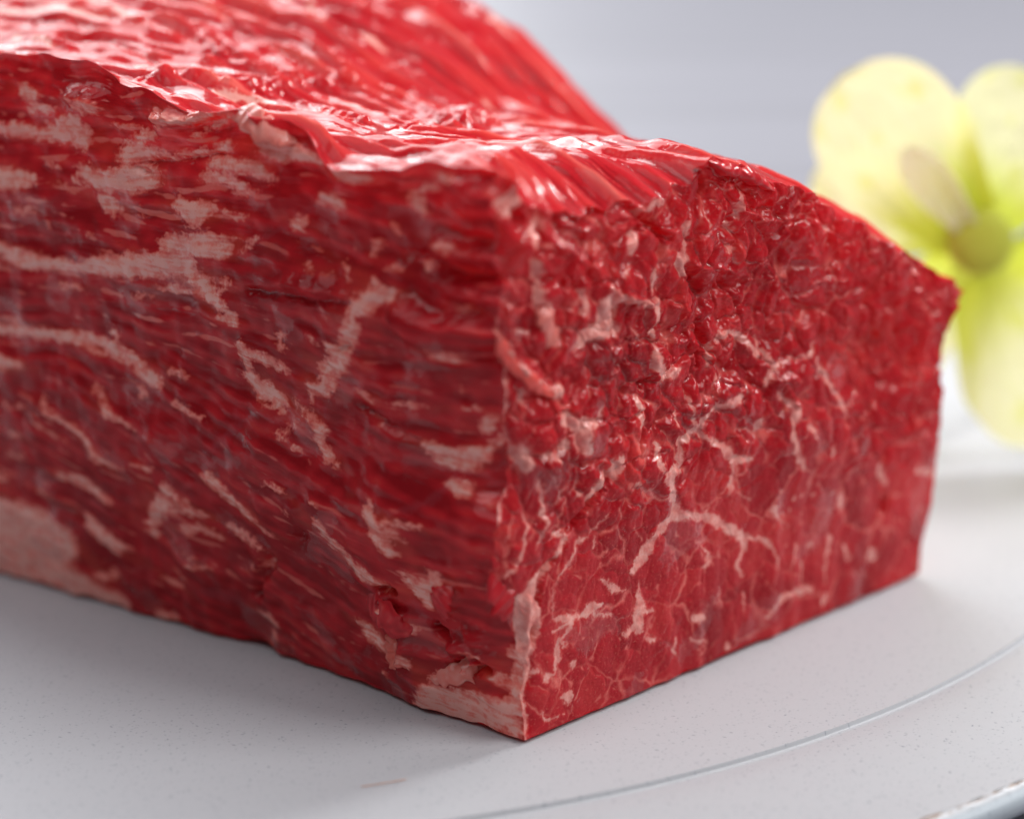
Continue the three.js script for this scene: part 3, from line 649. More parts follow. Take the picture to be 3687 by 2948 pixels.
function patch(bottom, top, left, right, si, ti, s, t) {
  const A = bottom[0], B = bottom[bottom.length - 1], C = top[0], D = top[top.length - 1], b = bottom[si], tp = top[si], l = left[ti], r = right[ti];
  return [0, 1, 2].map((i) => coons(b, tp, l, r, s, t, i) - ((1 - s) * (1 - t) * A[i] + s * (1 - t) * B[i] + (1 - s) * t * C[i] + s * t * D[i]));
}
const cSideEnd = line(NT, (t) => [mix(cSideBase[NV][0], cSideTop[NV][0], t), mix(cSideBase[NV][1], cSideTop[NV][1], t), L]);
// relief: each face is pushed out along its own normal; near an edge the neighbour's relief joins in so that the faces stay sewn together
const near = (d) => Math.exp(-((d / 3.2) ** 2));
const soften = (v) => 1.5 + 1.4 * noise(v * 0.11 + 2, 5) * sst(0, 10, v), roundOff = (d) => Math.exp(-((d / 4.2) ** 2)), blunt = (y) => Math.max(0.15, 1.0 + 1.1 * noise(y * 0.14, 8)) * sst(0, 3, y), bluntOff = (d) => Math.exp(-((d / 2.6) ** 2));
const dCut = (u, y) => cut.F.at(cut.H, u, y), dSide = (v, y) => flank.F.at(flank.H, v, y), dTop = (u, v) => upper.F.at(upper.H, u, v);
const floorFade = (y) => sst(0, 5, y);                                    // the foot rests flat on the plate
function gridFace(n, m, point) {
  const pos = new Float32Array((n + 1) * (m + 1) * 3), uv = new Float32Array((n + 1) * (m + 1) * 2), index = new Uint32Array(n * m * 6);
  let k = 0;
  for (let j = 0; j <= m; j++) for (let i = 0; i <= n; i++, k++) { const [p, q] = point(i, j); pos[k * 3] = p[0] / 1000; pos[k * 3 + 1] = p[1] / 1000; pos[k * 3 + 2] = -p[2] / 1000; uv[k * 2] = q[0]; uv[k * 2 + 1] = q[1]; }
  k = 0;
  for (let j = 0; j < m; j++) for (let i = 0; i < n; i++) { const a = j * (n + 1) + i, b = a + 1, c = a + n + 1, d = c + 1; index[k++] = a; index[k++] = b; index[k++] = d; index[k++] = a; index[k++] = d; index[k++] = c; }
  return { pos, uv, index };
}
const cutPoint = (i, j, relief) => {
  const s = i / NU, t = j / NT, p = patch(cFrontBase, cFrontTop, cCorner, cRight, i, j, s, t), q = cut.F.uv(p[0], p[1]);
  const toTop = (1 - t) * (cFrontTop[i][1] - cFrontBase[i][1]), toSide = s * 92, fade = floorFade(p[1]);
  const hollow = -3.2 * Math.exp(-(((p[0] - 74) / 9) ** 2) - (((p[1] - 38) / 8) ** 2)) - 2.2 * Math.exp(-(((p[0] - 40) / 20) ** 2) - (((p[1] - 50) / 9) ** 2)) + 1.6 * Math.exp(-(((p[0] - 60) / 12) ** 2) - (((p[1] - 28) / 8) ** 2));
  p[2] -= (relief(p[0], p[1]) + hollow * sst(0, 8, toTop) * sst(0, 10, (1 - s) * 92)) * mix(0.25, 1, fade);
  p[1] += dTop(cFrontTop[i][0], 0) * near(toTop) * sst(0, 4, p[1]);
  p[0] -= dSide(0, cCorner[j][1]) * near(toSide) * fade;
  const a = soften(0) * roundOff(toTop) * roundOff(s * 104); p[0] += a; p[1] -= a;
  const c = blunt(cCorner[j][1]) * bluntOff(toSide); p[0] += c; p[2] += c;
  return [p, q];
};
const cutGrid = gridFace(NU, NT, (i, j) => cutPoint(i, j, dCut));
const sidePoint = (i0, j, relief) => {
  const i = NV - i0, r = i / NV, t = j / NT, p = patch(cSideBase, cSideTop, cCorner, cSideEnd, i, j, r, t), q = flank.F.uv(p[2], p[1]);
  const toTop = (1 - t) * 80, toCut = p[2], fade = floorFade(p[1]);
  const bulge = 2.2 * Math.sin(Math.PI * clamp(t)) * sst(0, 20, p[2]);
  p[0] -= (relief(p[2], p[1]) + bulge) * (p[2] < 0.001 ? fade : mix(0.25, 1, fade) * 1) ;
  p[1] += dTop(cSideTop[i][0], cSideTop[i][2]) * near(toTop) * sst(0, 4, p[1]);
  const a = soften(cSideTop[i][2]) * roundOff(toTop); p[0] += a; p[1] -= a;
  const c = blunt(cCorner[j][1]) * bluntOff(toCut); p[0] += c; p[2] += c;
  p[2] -= dCut(cCorner[j][0], cCorner[j][1]) * near(toCut) * mix(0.25, 1, fade);
  return [p, q];
};
const sideGrid = gridFace(NV, NT, (i, j) => sidePoint(i, j, dSide));
const T1 = (u, v, s, i, j) => { const l = cSideTop[j], r = cRightTop[j]; return topHeight(u, v) + (l[1] - topHeight(l[0], v)) * Math.exp(-s * 16) + (r[1] - topHeight(r[0], v)) * Math.exp(-(1 - s) * 14); };
const topLine = cFrontTop.map((p, i) => p[1] - T1(p[0], 0, i / NU, i, 0));
const NUT = 300;                                                          // every second point of the cut's upper edge
const topPoint = (i2, j, relief) => {
  const i = i2 * (NU / NUT), s = i / NU, v = vAt(j / NV), u = mix(cSideTop[j][0], cRightTop[j][0], s) * (1 - Math.exp(-v / 5)) + mix(cFrontTop[i][0], mix(cSideTop[j][0], cRightTop[j][0], s), 0) * Math.exp(-v / 5);
  const p = [u, T1(u, v, s, i, j) + topLine[i] * Math.exp(-v / 4), v];
  if (i === 0) { p[0] = cSideTop[j][0]; p[1] = cSideTop[j][1]; }
  if (j === 0) { p[0] = cFrontTop[i][0]; p[1] = cFrontTop[i][1]; }
  const q = upper.F.uv(p[0], p[2]), u0 = p[0];
  p[1] += relief(u0, v);
  p[2] -= dCut(cFrontTop[i][0], cFrontTop[i][1]) * near(v);
  p[0] -= (dSide(cSideTop[j][2], cSideTop[j][1])) * near(s * 100);
  const a = soften(v) * roundOff(s * 104); p[0] += a; p[1] -= a;
  const c = blunt(80.7) * bluntOff(Math.hypot(s * 92, v)); p[0] += c; p[2] += c;
  return [p, q];
};
const topGrid = gridFace(NUT, NV, (i, j) => topPoint(i, j, dTop));
// juice: a clear film that fills the small hollows; the highest fibres stand out of it
const filmCut = cut.F.blurred(cut.H, 0.30), filmTop = upper.F.blurred(upper.H, 0.30), filmSide = flank.F.blurred(flank.H, 0.30);
const cutFilm = gridFace(NU / 2, NT / 2, (i, j) => cutPoint(i * 2, j * 2, (x, y) => cut.F.at(filmCut, x, y) + juiceDepth(x, y))), sideFilm = gridFace(NV / 2, NT / 2, (i, j) => sidePoint(i * 2, j * 2, (x, y) => flank.F.at(filmSide, x, y) + juiceDepth(x, y))), topFilm = gridFace(NUT / 2, NV / 2, (i, j) => topPoint(i * 2, j * 2, (x, y) => upper.F.at(filmTop, x, y) + juiceDepth(x, y)));
// hidden faces, coarser
const pick = (g, n, i, j) => { const k = (j * (n + 1) + i) * 3; return [g.pos[k] * 1000, g.pos[k + 1] * 1000, -g.pos[k + 2] * 1000]; };
const M = 4, rightGrid = gridFace(NV / M, NT / M, (i, j) => {
  const J = i * M, T = j * M, t = T / NT, top = pick(topGrid, NUT, NUT, J), foot = [mix(87.8, 84, J / NV), 0, top[2]], edge = pick(cutGrid, NU, NU, T);
  const w = Math.exp(-top[2] / 6), p = [mix(foot[0], top[0], t), mix(foot[1], top[1], t), mix(foot[2], top[2], t)];
  const base0 = pick(cutGrid, NU, NU, 0), base1 = pick(cutGrid, NU, NU, NT), e = [0, 1, 2].map((c) => edge[c] - mix(base0[c], base1[c], t));
  const b = Math.sin(Math.PI * t) * sst(0, 6, top[2]) * (2.5 + 1.5 * noise(top[2] * 0.1, t * 5)); 
  const o = [p[0] + e[0] * w + b, p[1] + e[1] * w, p[2] + e[2] * w];
  if (J === 0) return [edge, flank.F.uv(0, edge[1])];
  return [o, flank.F.uv(o[2], o[1])];
});
const endGrid = gridFace(NU / M, NT / M, (i0, j) => {
  const s = 1 - (i0 * M) / NU, t = (j * M) / NT, a = pick(sideGrid, NV, 0, j * M), b = pick(rightGrid, NV / M, NV / M, j), k = Math.round((s * NUT)), top = pick(topGrid, NUT, k, NV);
  const p = [mix(a[0], b[0], s), mix(a[1], b[1], s), mix(a[2], b[2], s)], chord = mix(pick(topGrid, NUT, 0, NV)[1], pick(topGrid, NUT, NUT, NV)[1], s);
  return [[p[0], p[1] + (top[1] - chord) * t * sst(0, 1, t), p[2] + 5 * Math.sin(Math.PI * s) * Math.sin(Math.PI * t)], flank.F.uv(p[0], p[1])];
});
const footGrid = gridFace(40, 40, (i, j) => {
  const s = i / 40, r = 1 - j / 40, a = pick(sideGrid, NV, NV - Math.round(r * NV), 0), b = pick(rightGrid, NV / M, Math.round(r * NV / M), 0);
  return [[mix(a[0], b[0], s), Math.max(0.15, mix(a[1], b[1], s)), mix(a[2], b[2], s)], flank.F.uv(40 + s * 40, r * 80)];
});
// normals of the three seen faces are averaged across their shared edges
{
  const faces = [cutGrid, sideGrid, topGrid], sum = new Map(), key = (p, k) => Math.round(p[k * 3] * 2e5) + ',' + Math.round(p[k * 3 + 1] * 2e5) + ',' + Math.round(p[k * 3 + 2] * 2e5);
  for (const g of [...faces, rightGrid, endGrid, footGrid, cutFilm, sideFilm, topFilm]) { const b = new THREE.BufferGeometry(); b.setAttribute('position', new THREE.BufferAttribute(g.pos, 3)); b.setIndex(new THREE.BufferAttribute(g.index, 1)); b.computeVertexNormals(); g.nor = b.attributes.normal.array; }
  const rim = (n, m, fn) => { for (let i = 0; i <= n; i++) { fn(i); fn(m * (n + 1) + i); } for (let j = 1; j < m; j++) { fn(j * (n + 1)); fn(j * (n + 1) + n); } };
  const dims = [[NU, NT], [NV, NT], [NUT, NV]];
  faces.forEach((g, f) => rim(...dims[f], (k) => { const q = key(g.pos, k), v = sum.get(q) ?? [0, 0, 0]; v[0] += g.nor[k * 3]; v[1] += g.nor[k * 3 + 1]; v[2] += g.nor[k * 3 + 2]; sum.set(q, v); }));
  faces.forEach((g, f) => rim(...dims[f], (k) => { const v = sum.get(key(g.pos, k)), l = Math.hypot(...v) || 1; g.nor.set([v[0] / l, v[1] / l, v[2] / l], k * 3); }));
}
function geometryOf(g) { const b = new THREE.BufferGeometry(); b.setAttribute('position', new THREE.BufferAttribute(g.pos, 3)); b.setAttribute('normal', new THREE.BufferAttribute(g.nor, 3)); b.setAttribute('uv', new THREE.BufferAttribute(g.uv, 2)); b.setIndex(new THREE.BufferAttribute(g.index, 1)); return b; }
function part(name, geometry, material, parent, label) { const m = new THREE.Mesh(geometry, material); m.name = name; m.castShadow = m.receiveShadow = true; parent.add(m); if (label) m.userData.label = label; return m; }
function thing(name, label, category, [x, y, z] = [0, 0, 0], turn = 0) { const g = new THREE.Group(); g.name = name; g.position.set(x, y, z); g.rotation.y = turn; g.userData = { label, category }; scene.add(g); return g; }
const matCut = meatMaterial('cut_meat', cut.tex), matSide = meatMaterial('side_meat', flank.tex), matTop = meatMaterial('top_meat', upper.tex);
const beef = thing('beef_block', 'thick marbled block of raw red beef lying on the pale plate', 'beef', [0, 0.0006, 0], 45 * R);
const juice = (tex) => { const m = new THREE.MeshPhysicalMaterial({ color: 0xffffff, transmission: 1, thickness: 0, roughness: 0.17, ior: 1.5, specularIntensity: 0.65, bumpMap: tex[1], bumpScale: 0.0001, side: THREE.DoubleSide }); m.name = 'clear_juice'; return m; };
const wet = (flesh, film) => mergeGeometries([geometryOf(flesh), geometryOf(film)], true);
part('cut_end', wet(cutGrid, cutFilm), [matCut, juice(cut.tex)], beef, 'wet cut end with a net of thin pink fat');
part('long_side', wet(sideGrid, sideFilm), [matSide, juice(flank.tex)], beef, 'dark fibrous side with broad streaks of pale fat');
part('top_surface', wet(topGrid, topFilm), [matTop, juice(upper.tex)], beef, 'glossy furrowed top of the block');
part('far_side', geometryOf(rightGrid), matSide, beef);
part('far_end', geometryOf(endGrid), matSide, beef);
part('underside', geometryOf(footGrid), matSide, beef);

// the dense flesh inside: light gets only a few millimetres deep before it is swallowed, so thin edges glow and the middle does not
{
  const rings = [], pos = [], idx = [], D = 5.5, vs = [D, D + 3, 16, 26, 36, 46, 56, 66, 76, 86, 96, 108, 120, 134];
  for (const v of vs) {
    const j = Math.round(rOf0(v) * NV), l0 = cSideBase[j][0] + D + 1, l1 = cSideTop[j][0] + D + 2.5, r0 = 87.8 - D, r1 = cRightTop[j][0] - D - 1, ring = [[l0, D], [r0, D]];
    const yAt = (u) => topHeight(u, Math.max(v, 10)) - D - 1.5;
    for (let q = 0; q <= 14; q++) { const u = mix(r1, l1, q / 14); ring.push([u, Math.max(D + 2, yAt(u))]); }
    ring.push([mix(l0, l1, 0.5), 40]); rings.push(ring.map(([u, y]) => [u, y, v]));
  }
  const n = rings[0].length;
  for (const ring of rings) for (const p of ring) pos.push(p[0] / 1000, p[1] / 1000, -p[2] / 1000);
  for (let i = 0; i < rings.length - 1; i++) for (let k = 0; k < n; k++) { const a = i * n + k, c = i * n + (k + 1) % n, d = a + n, e = c + n; idx.push(a, c, e, a, e, d); }
  for (const i of [0, rings.length - 1]) { const m = [0, 1, 2].map((c) => rings[i].reduce((t, p) => t + p[c], 0) / n); pos.push(m[0] / 1000, m[1] / 1000, -m[2] / 1000); const o = pos.length / 3 - 1; for (let k = 0; k < n; k++) idx.push(o, i * n + k, i * n + (k + 1) % n); }
  const g = new THREE.BufferGeometry(); g.setAttribute('position', new THREE.Float32BufferAttribute(pos, 3)); g.setIndex(idx); g.computeVertexNormals();
  const m = new THREE.MeshStandardMaterial({ color: new THREE.Color().setRGB(0.42, 0.008, 0.018), roughness: 0.9, side: THREE.DoubleSide }); m.name = 'inner_flesh';
  part('inner_flesh', g, m, beef);
}
// strips, curls and shreds that stand proud of the faces: [along the face, across it, width] in mm
const atGrid = (g, n, m, fi, fj) => { const i = clamp(fi, 0, n), j = clamp(fj, 0, m), i0 = Math.min(n - 1, i | 0), j0 = Math.min(m - 1, j | 0), a = i - i0, b = j - j0, P = [pick(g, n, i0, j0), pick(g, n, i0 + 1, j0), pick(g, n, i0, j0 + 1), pick(g, n, i0 + 1, j0 + 1)]; return [0, 1, 2].map((c) => (P[0][c] * (1 - a) + P[1][c] * a) * (1 - b) + (P[2][c] * (1 - a) + P[3][c] * a) * b); };
const rOf = (v) => (v < 104 ? (v / 104) * 0.9 : 0.9 + ((v - 104) / (L - 104)) * 0.1);
const onSide = (v, y) => atGrid(sideGrid, NV, NT, NV * (1 - rOf(Math.max(0, v))), NT * y / along(SIDE_TOP, 2, Math.max(0, v))[1]);
const onCut = (u, y) => { const s = clamp((u + 0.5 + 8.2 * y / 80) / (88.3 + 15 * y / 80)), top = along(FRONT_TOP, 0, mix(-8.7, 94.5, s))[1]; return atGrid(cutGrid, NU, NT, NU * s, NT * y / top); };
const onTop = (u, v) => atGrid(topGrid, NUT, NV, NUT * clamp((u + 9 + 0.12 * v) / (104 + 0.1 * v)), NV * rOf(v));
function ribbon(list, on, out, lift, thick, tint, seed) {
  const pts = list.map(([a, b]) => { const p = on(a, b); return new THREE.Vector3(p[0] + out[0] * lift, p[1] + out[1] * lift, p[2] + out[2] * lift); }), curve = new THREE.CatmullRomCurve3(pts, false, 'centripetal');
  const n = 12 * list.length, m = 18, pos = [], col = [], idx = [], o = new THREE.Vector3(...out);
  for (let i = 0; i <= n; i++) {
    const t = i / n, q = t * (list.length - 1), i0 = Math.min(list.length - 2, q | 0), w = mix(list[i0][2], list[i0 + 1][2], q - i0) * 0.75 * (1 + 0.34 * noise(t * 9 + seed, 2)), end = Math.pow(clamp(Math.sin(Math.PI * clamp(t * 0.98 + 0.01)) * 2.2), 0.5);
    const c = curve.getPoint(t), tan = curve.getTangent(t), side = new THREE.Vector3().crossVectors(tan, o).normalize(), up = new THREE.Vector3().crossVectors(side, tan).normalize();
    for (let j = 0; j <= m; j++) {
      const a = (j / m) * 2 * Math.PI, r = 1 + 0.16 * noise(Math.cos(a) * 1.3 + t * 7 + seed, Math.sin(a) * 1.3 + t * 5), x = Math.cos(a) * w * end * r, y = Math.sin(a) * w * thick * end * r * (1 + 0.3 * noise(t * 12, a + seed));
      const p = c.clone().addScaledVector(side, x).addScaledVector(up, y); pos.push(p.x / 1000, p.y / 1000, -p.z / 1000);
      const s = clamp(0.5 + 0.5 * fbm(j * 0.5 + seed * 3, t * 6, 2)), k = tint(s, t); col.push(...k);
    }
  }
  for (let i = 0; i < n; i++) for (let j = 0; j < m; j++) { const a = i * (m + 1) + j, b = a + 1, c = a + m + 1, d = c + 1; idx.push(a, b, d, a, d, c); }
  const g = new THREE.BufferGeometry(); g.setAttribute('position', new THREE.Float32BufferAttribute(pos, 3)); g.setAttribute('color', new THREE.Float32BufferAttribute(col, 3)); g.setIndex(idx); g.computeVertexNormals(); return g;
}
const stripMat = new THREE.MeshPhysicalMaterial({ vertexColors: true, roughness: 0.96, clearcoat: 1, clearcoatRoughness: 0.22, specularIntensity: 0.1, transmission: 0.36, thickness: 0, side: THREE.DoubleSide }); stripMat.name = 'strip';
const fatTint = (s) => mix3(FAT_THIN, mix3(FAT_PINK, FAT, sst(0.3, 0.9, s)), 0.4 + 0.6 * s), leanTint = (s) => (s > 0.62 ? mix3(LEAN, FAT_THIN, (s - 0.62) * 1.8) : mix3(LEAN_DARK, LEAN, s / 0.62));
const OUT_SIDE = [-1, 0.12, 0], OUT_CUT = [0, 0.1, -1], OUT_TOP = [0, 1, 0];
part('fat_curl', ribbon([[43, 81.4, 1.4], [40, 81.8, 2.2], [37, 81.4, 2.6], [34.5, 80.8, 2.4], [32.6, 79.6, 1.4]], onSide, [-0.7, 0.7, 0], -0.1, 0.36, fatTint, 1), stripMat, beef, 'pale curl of fat on the upper edge of the long side');
part('meat_flap', ribbon([[25.5, 14.7, 2], [22.2, 15.1, 2.8], [19.4, 14.6, 2.7], [17.6, 13.2, 2.4], [16.1, 12.7, 1.4]], onSide, OUT_SIDE, -0.1, 0.24, leanTint, 2), stripMat, beef);
part('meat_flap', ribbon([[21.1, 10.7, 1.4], [21.2, 8.6, 2.2], [20.8, 6.8, 2], [19.9, 5.8, 1.2]], onSide, OUT_SIDE, -0.1, 0.26, (s, t) => mix3(EMBER, FAT_PINK, s), 3), stripMat, beef);
part('fat_nub', ribbon([[14.7, 5.3, 1.2], [12.8, 6.4, 1.8], [10.8, 7.1, 2], [8.7, 8.2, 2.2], [8.1, 8, 1.5]], onSide, OUT_SIDE, -0.1, 0.32, fatTint, 4), stripMat, beef);
part('meat_flap', ribbon([[10.7, 16.9, 1.8], [9.5, 18.5, 2.8], [8.4, 20.1, 2.5], [7.5, 21.5, 1.4]], onSide, OUT_SIDE, -0.1, 0.24, leanTint, 5), stripMat, beef);
part('meat_flake', ribbon([[-7, 25.1, 1.3], [-6, 22.8, 2.6], [-4.7, 21, 3.4], [-3.2, 19.6, 2.6], [-1.6, 19, 1.3]], onCut, OUT_CUT, 0.25, 0.3, (s) => mix3(LEAN_DARK, LEAN, s), 6), stripMat, beef);
part('meat_shred', ribbon([[32.5, 73.2, 1.2], [36.4, 73.6, 2.4], [41.4, 71.2, 2.8], [46.6, 68.4, 1.6]], onCut, [0, 0.8, -0.2], 0.5, 0.5, leanTint, 8), stripMat, beef);
part('meat_shred', ribbon([[26, 44, 1.4], [30, 45, 2.2], [35, 45.5, 2.4], [39, 44.5, 1.4]], onTop, OUT_TOP, 0.3, 0.5, leanTint, 10), stripMat, beef);
part('fat_strand', ribbon([[0.7, 60.3, 1.2], [1.7, 58.9, 2], [2.8, 57.2, 1.6], [4.5, 55.4, 2], [5.3, 54.7, 1.1]], onCut, OUT_CUT, 0, 0.35, (s) => mix3(FAT_THIN, FAT, 0.5 * s), 11), stripMat, beef);
part('wet_ridge', ribbon([[-7, 57.9, 1.1], [-5.4, 55.6, 1.5], [-3, 53.1, 1.3], [-0.2, 50.9, 1.3], [2.3, 49.2, 1.3], [3.8, 48.1, 0.8]], onCut, OUT_CUT, 0, 0.5, (s) => mix3(FAT_THIN, LEAN_BRIGHT, s), 12), stripMat, beef);

// ---------------------------------------------------------------- plate, table, flower
function speckled(size, px, base, seed) {
  const w = px, d = new Uint8Array(w * w * 4), r = rng(seed), val = new Float32Array(w * w).fill(1);
  const s = (x) => 255 * Math.pow(clamp(x), 1 / 2.2);
  for (let q = 0; q < 9000; q++) {
    const cx = r() * w, cy = r() * w, rad = (0.06 + 0.13 * r() * r()) / size * w / 1000 * 1, a = r() * 6.28, el = 1 + r() * 1.2, dark = 0.14 + 0.4 * r() * r(), n = Math.ceil(rad * el * 2) + 1;
    for (let j = -n; j <= n; j++) for (let i = -n; i <= n; i++) { const x = (i * Math.cos(a) + j * Math.sin(a)) / el, y = -i * Math.sin(a) + j * Math.cos(a), f = sst(1.3, 0.4, Math.hypot(x, y) / rad), k = ((Math.round(cy + j) + w) % w) * w + (Math.round(cx + i) + w) % w; val[k] = Math.min(val[k], 1 - dark * f); }
  }
  for (let k = 0; k < w * w; k++) {
    const x = (k % w) / w, y = Math.floor(k / w) / w, n = 0.012 * (noise(x * 256, y * 256)) + 0.01 * noise(x * 64, y * 64 + 0) ;
    const v = val[k]; d[k * 4] = s(base[0] * (v + n)); d[k * 4 + 1] = s(base[1] * (Math.pow(v, 0.95) + n)); d[k * 4 + 2] = s(base[2] * (Math.pow(v, 0.8) + n)); d[k * 4 + 3] = 255;
  }
  const t = new THREE.DataTexture(d, w, w); t.magFilter = t.minFilter = THREE.LinearFilter; t.wrapS = t.wrapT = THREE.RepeatWrapping; t.colorSpace = THREE.SRGBColorSpace; t.needsUpdate = true; return t;
}
const plateMap = speckled(0.09, 1280, [0.46, 0.47, 0.50], 5);
const glaze = new THREE.MeshPhysicalMaterial({ map: plateMap, roughness: 0.55, specularIntensity: 0.5 }); glaze.name = 'speckled_glaze';
const wallGlaze = new THREE.MeshPhysicalMaterial({ map: speckled(0.09, 512, [0.42, 0.47, 0.52], 8), roughness: 0.3 }); wallGlaze.name = 'blue_grey_glaze';
const PLATE = [-0.062, 0, -0.1385];
function lathe(points, seg = 256, wobble = 0) {
  const g = new THREE.LatheGeometry(points.map(([r, y]) => new THREE.Vector2(r, y)), seg), p = g.attributes.position, uv = g.attributes.uv;
  for (let k = 0; k < p.count; k++) { const x = p.getX(k), z = p.getZ(k); if (wobble) { const a = Math.atan2(z, x); p.setY(k, p.getY(k) + wobble * fbm(a * 90 + 7, p.getY(k) * 900 + Math.hypot(x, z) * 700, 2)); } uv.setXY(k, x / 0.09, z / 0.09); }
  if (wobble) g.computeVertexNormals();
  return g;
}
const smooth = (pts, n) => new THREE.CatmullRomCurve3(pts.map(([r, y]) => new THREE.Vector3(r, y, 0)), false, 'centripetal').getPoints(n).map((v) => [v.x, v.y]);
const plate = thing('plate', 'large round pale grey speckled ceramic plate under the beef', 'plate', PLATE);
part('well', lathe([[0, 0], [0.05, 0], [0.10, 0], [0.15, 0], [0.1692, 0]]), glaze, plate);
part('rim', lathe(smooth([[0.1692, 0], [0.1693, -0.00025], [0.16945, -0.0006], [0.1698, -0.00065], [0.171, -0.0004], [0.174, -0.0001], [0.181, -0.0003], [0.188, -0.0008], [0.1945, -0.001]], 60)), glaze, plate);
const brown = new THREE.MeshPhysicalMaterial({ vertexColors: true, roughness: 0.45 }); brown.name = 'broken_glaze';
{
  const g = lathe(smooth([[0.1945, -0.001], [0.1950, -0.00102], [0.1954, -0.0012], [0.1957, -0.0015]], 8), 1400, 0.0003), p = g.attributes.position, c = [];
  for (let k = 0; k < p.count; k++) { const a = Math.atan2(p.getZ(k), p.getX(k)), q = sst(0.1945, 0.1955, Math.hypot(p.getX(k), p.getZ(k))), n = fbm(a * 120 + 3, q * 3, 3) + 0.35 * noise(a * 14, 2); c.push(...mix3([0.5, 0.52, 0.56], [0.2, 0.12, 0.075], sst(-0.15, 0.3, n + 0.25 - Math.abs(q - 0.4)))); }
  g.setAttribute('color', new THREE.Float32BufferAttribute(c, 3));
  part('edge_line', g, brown, plate, 'thin broken brown line where the glaze thins at the edge');
}
part('outer_wall', lathe(smooth([[0.1957, -0.0015], [0.1966, -0.0023], [0.1968, -0.0035], [0.1955, -0.0055], [0.192, -0.0075], [0.185, -0.009], [0.12, -0.0095], [0.119, -0.012], [0.116, -0.012], [0.115, -0.0095], [0, -0.0095]], 60)), wallGlaze, plate);

const tableY = -0.0125;
{
  const F = new Face(0, 0, 128, 128, 8), d = new Uint8Array(F.w * F.h * 4);
  F.each((x, y, k) => { const g = 0.5 * noise(x * 0.025, y * 0.35) + 0.25 * noise(x * 0.09, y * 1.6) + 0.16 * noise(x * 0.3, y * 5), v = 0.26 * (1 + 0.5 * g); d[k * 4] = 255 * Math.pow(v, 1 / 2.2); d[k * 4 + 1] = 255 * Math.pow(v * 1.0, 1 / 2.2); d[k * 4 + 2] = 255 * Math.pow(v * 1.14, 1 / 2.2); d[k * 4 + 3] = 255; });
  const t = new THREE.DataTexture(d, F.w, F.h); t.magFilter = t.minFilter = THREE.LinearFilter; t.wrapS = t.wrapT = THREE.MirroredRepeatWrapping; t.colorSpace = THREE.SRGBColorSpace; t.needsUpdate = true; t.repeat.set(3, 6);
  const m = new THREE.MeshPhysicalMaterial({ map: t, roughness: 0.36 }); m.name = 'grey_wood';
  const g = new THREE.BoxGeometry(3.2, 0.03, 2.6), top = part('table', g, m, scene); top.position.set(0, tableY - 0.015, -0.9); top.userData.kind = 'structure';
}
// flower: five cupped petals, translucent
function petal(len, wid, cup, curl, seed) {
  const n = 26, m = 30, pos = [], idx = [], uv = [];
  for (let j = 0; j <= m; j++) for (let i = 0; i <= n; i++) {
    const t = j / m, s = (i / n) * 2 - 1, half = wid * 0.5 * Math.pow(clamp(1 - Math.pow(Math.abs(t * 1.0 - 0.62) / (t > 0.62 ? 0.38 : 0.9), 2.2)), 0.5) * (0.68 + 0.32 * sst(0, 0.5, t));
    const x = s * half, y = t * len, rib = -0.0007 * Math.exp(-((s / 0.18) ** 2)) * (1 - t);
    const z = cup * (s * s) * half / 0.012 + curl * t * t + rib + 0.0009 * noise(t * 4 + seed, s * 2.2) * t + 0.0005 * noise(t * 9, s * 6 + seed);
    pos.push(x, y, z); uv.push(i / n, t);
  }
  for (let j = 0; j < m; j++) for (let i = 0; i < n; i++) { const a = j * (n + 1) + i, b = a + 1, c = a + n + 1, e = c + 1; idx.push(a, b, e, a, e, c); }
  const g = new THREE.BufferGeometry(); g.setAttribute('position', new THREE.Float32BufferAttribute(pos, 3)); g.setAttribute('uv', new THREE.Float32BufferAttribute(uv, 2)); g.setIndex(idx); g.computeVertexNormals(); return g;
}
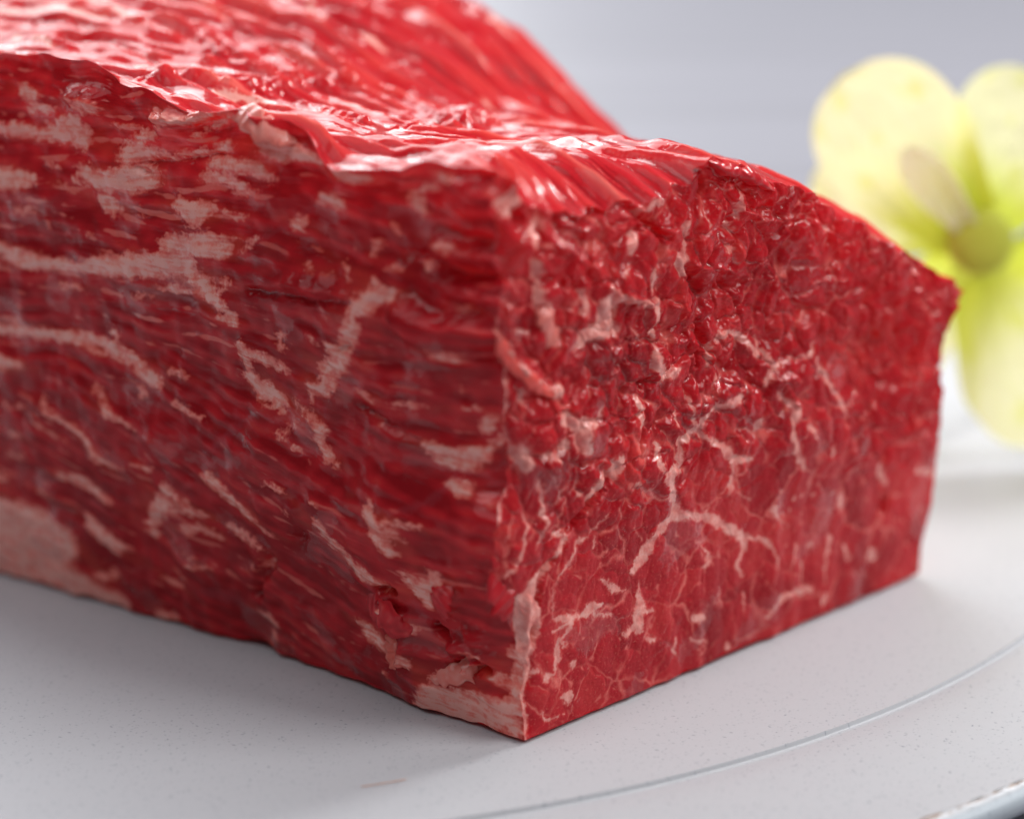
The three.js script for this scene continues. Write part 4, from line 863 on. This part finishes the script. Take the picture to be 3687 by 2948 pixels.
{
  const W = 256, d = new Uint8Array(W * W * 4);
  for (let k = 0; k < W * W; k++) {
    const s = ((k % W) / W) * 2 - 1, t = Math.floor(k / W) / W, vein = 0.5 + 0.5 * Math.cos((s / (0.25 + 0.75 * t)) * 22 + 2 * noise(t * 5, s * 3)), base = sst(0.55, 0.05, t), blot = sst(0.25, 0.6, noise(s * 3 + 4, t * 5)) * 0.6;
    let c = mix3([0.84, 0.82, 0.52], [0.70, 0.72, 0.13], clamp(base * 0.75 + 0.2 * vein * (1 - 0.6 * t) + 0.6 * blot)); c = mix3(c, [0.62, 0.68, 0.05], base * base * 0.8);
    for (let q = 0; q < 3; q++) d[k * 4 + q] = 255 * Math.pow(c[q], 1 / 2.2); d[k * 4 + 3] = 255;
  }
  const t = new THREE.DataTexture(d, W, W); t.magFilter = t.minFilter = THREE.LinearFilter; t.colorSpace = THREE.SRGBColorSpace; t.needsUpdate = true;
  const pm = new THREE.MeshPhysicalMaterial({ map: t, roughness: 0.95, transmission: 0.55, thickness: 0, side: THREE.DoubleSide, specularIntensity: 0.4 }); pm.name = 'petal';
  const gm = new THREE.MeshPhysicalMaterial({ color: new THREE.Color().setRGB(0.60, 0.63, 0.07), roughness: 0.9, transmission: 0.35, thickness: 0 }); gm.name = 'green_heart';
  const sm = new THREE.MeshPhysicalMaterial({ color: new THREE.Color().setRGB(0.22, 0.34, 0.06), roughness: 0.6 }); sm.name = 'stem';
  const flower = thing('flower', 'pale yellow-green blossom with five rounded petals standing on the plate behind the beef', 'flower', [0.079, 0.0, -0.118]);
  const head = [0, 0.0405, 0];
  const spec = [ // angle in the picture plane (0 up, positive to the left), lean back, length, width, depth
    [41, 8, 0.0345, 0.0255, 0.0015, 0.004, 0.001], [-22, 10, 0.0275, 0.025, 0.0018, -0.004, -0.002], [74, 14, 0.027, 0.018, 0.0012, -0.003, -0.004], [-139, 6, 0.037, 0.040, 0.0016, 0.003, 0.001], [152, 16, 0.036, 0.018, 0.0012, -0.002, -0.004],
  ];
  for (const [a, lean, len, wid, cup, curl, dz] of spec) {
    const p = part('petal', petal(len, wid, cup, curl, a), pm, flower); p.position.set(head[0], head[1], head[2] + dz);
    p.rotation.order = 'ZXY'; p.rotation.set(-lean * R, 0, a * R);
    p.translateY(0.0035);
  }
  const cupPts = smooth([[0.0003, 0.006], [0.0036, 0.0056], [0.0064, 0.0036], [0.007, 0.001], [0.0056, -0.003], [0.0026, -0.0055], [0.0004, -0.006]], 24);
  const cupG = new THREE.LatheGeometry(cupPts.map(([r, y]) => new THREE.Vector2(r, y)), 32); cupG.scale(0.85, 0.6, 0.85); cupG.rotateX(70 * R); cupG.translate(head[0], head[1], head[2] + 0.0005);
  part('heart', cupG, gm, flower, 'olive green rounded middle of the blossom');
  const lm = new THREE.MeshPhysicalMaterial({ color: new THREE.Color().setRGB(0.95, 0.90, 0.84), roughness: 0.95, transmission: 0.62, thickness: 0, side: THREE.DoubleSide }); lm.name = 'lip';
  const lip = part('lip', petal(0.019, 0.0075, 0.002, 0.002, 5), lm, flower, 'narrow pinkish white tongue at the foot of the upper petal'); lip.position.set(head[0], head[1], head[2] + 0.0026); lip.rotation.order = 'ZXY'; lip.rotation.set(-4 * R, 0, 40 * R); lip.translateY(0.003);
  const st = new THREE.TubeGeometry(new THREE.CatmullRomCurve3([new THREE.Vector3(0, 0.0385, -0.003), new THREE.Vector3(0.003, 0.034, -0.012), new THREE.Vector3(0.008, 0.018, -0.022), new THREE.Vector3(0.012, 0.004, -0.03), new THREE.Vector3(0.02, 0.0016, -0.042)]), 40, 0.0016, 10);
  part('stem', st, sm, flower);
}
// a fine orange fibre lying on the plate
{
  const pts = [[-0.0216, 0.0002, 0.0136], [-0.0185, 0.0003, 0.0127], [-0.0159, 0.0002, 0.0114]].map((p) => new THREE.Vector3(...p));
  const fm = new THREE.MeshStandardMaterial({ color: new THREE.Color().setRGB(0.6, 0.24, 0.1), roughness: 0.7 }); fm.name = 'fibre';
  const f = part('fibre', new THREE.TubeGeometry(new THREE.CatmullRomCurve3(pts), 24, 0.00005, 6), fm, scene); f.userData = { label: 'thin orange fibre lying on the plate in front of the beef', category: 'fibre' };
}
renderer.render(scene, camera);
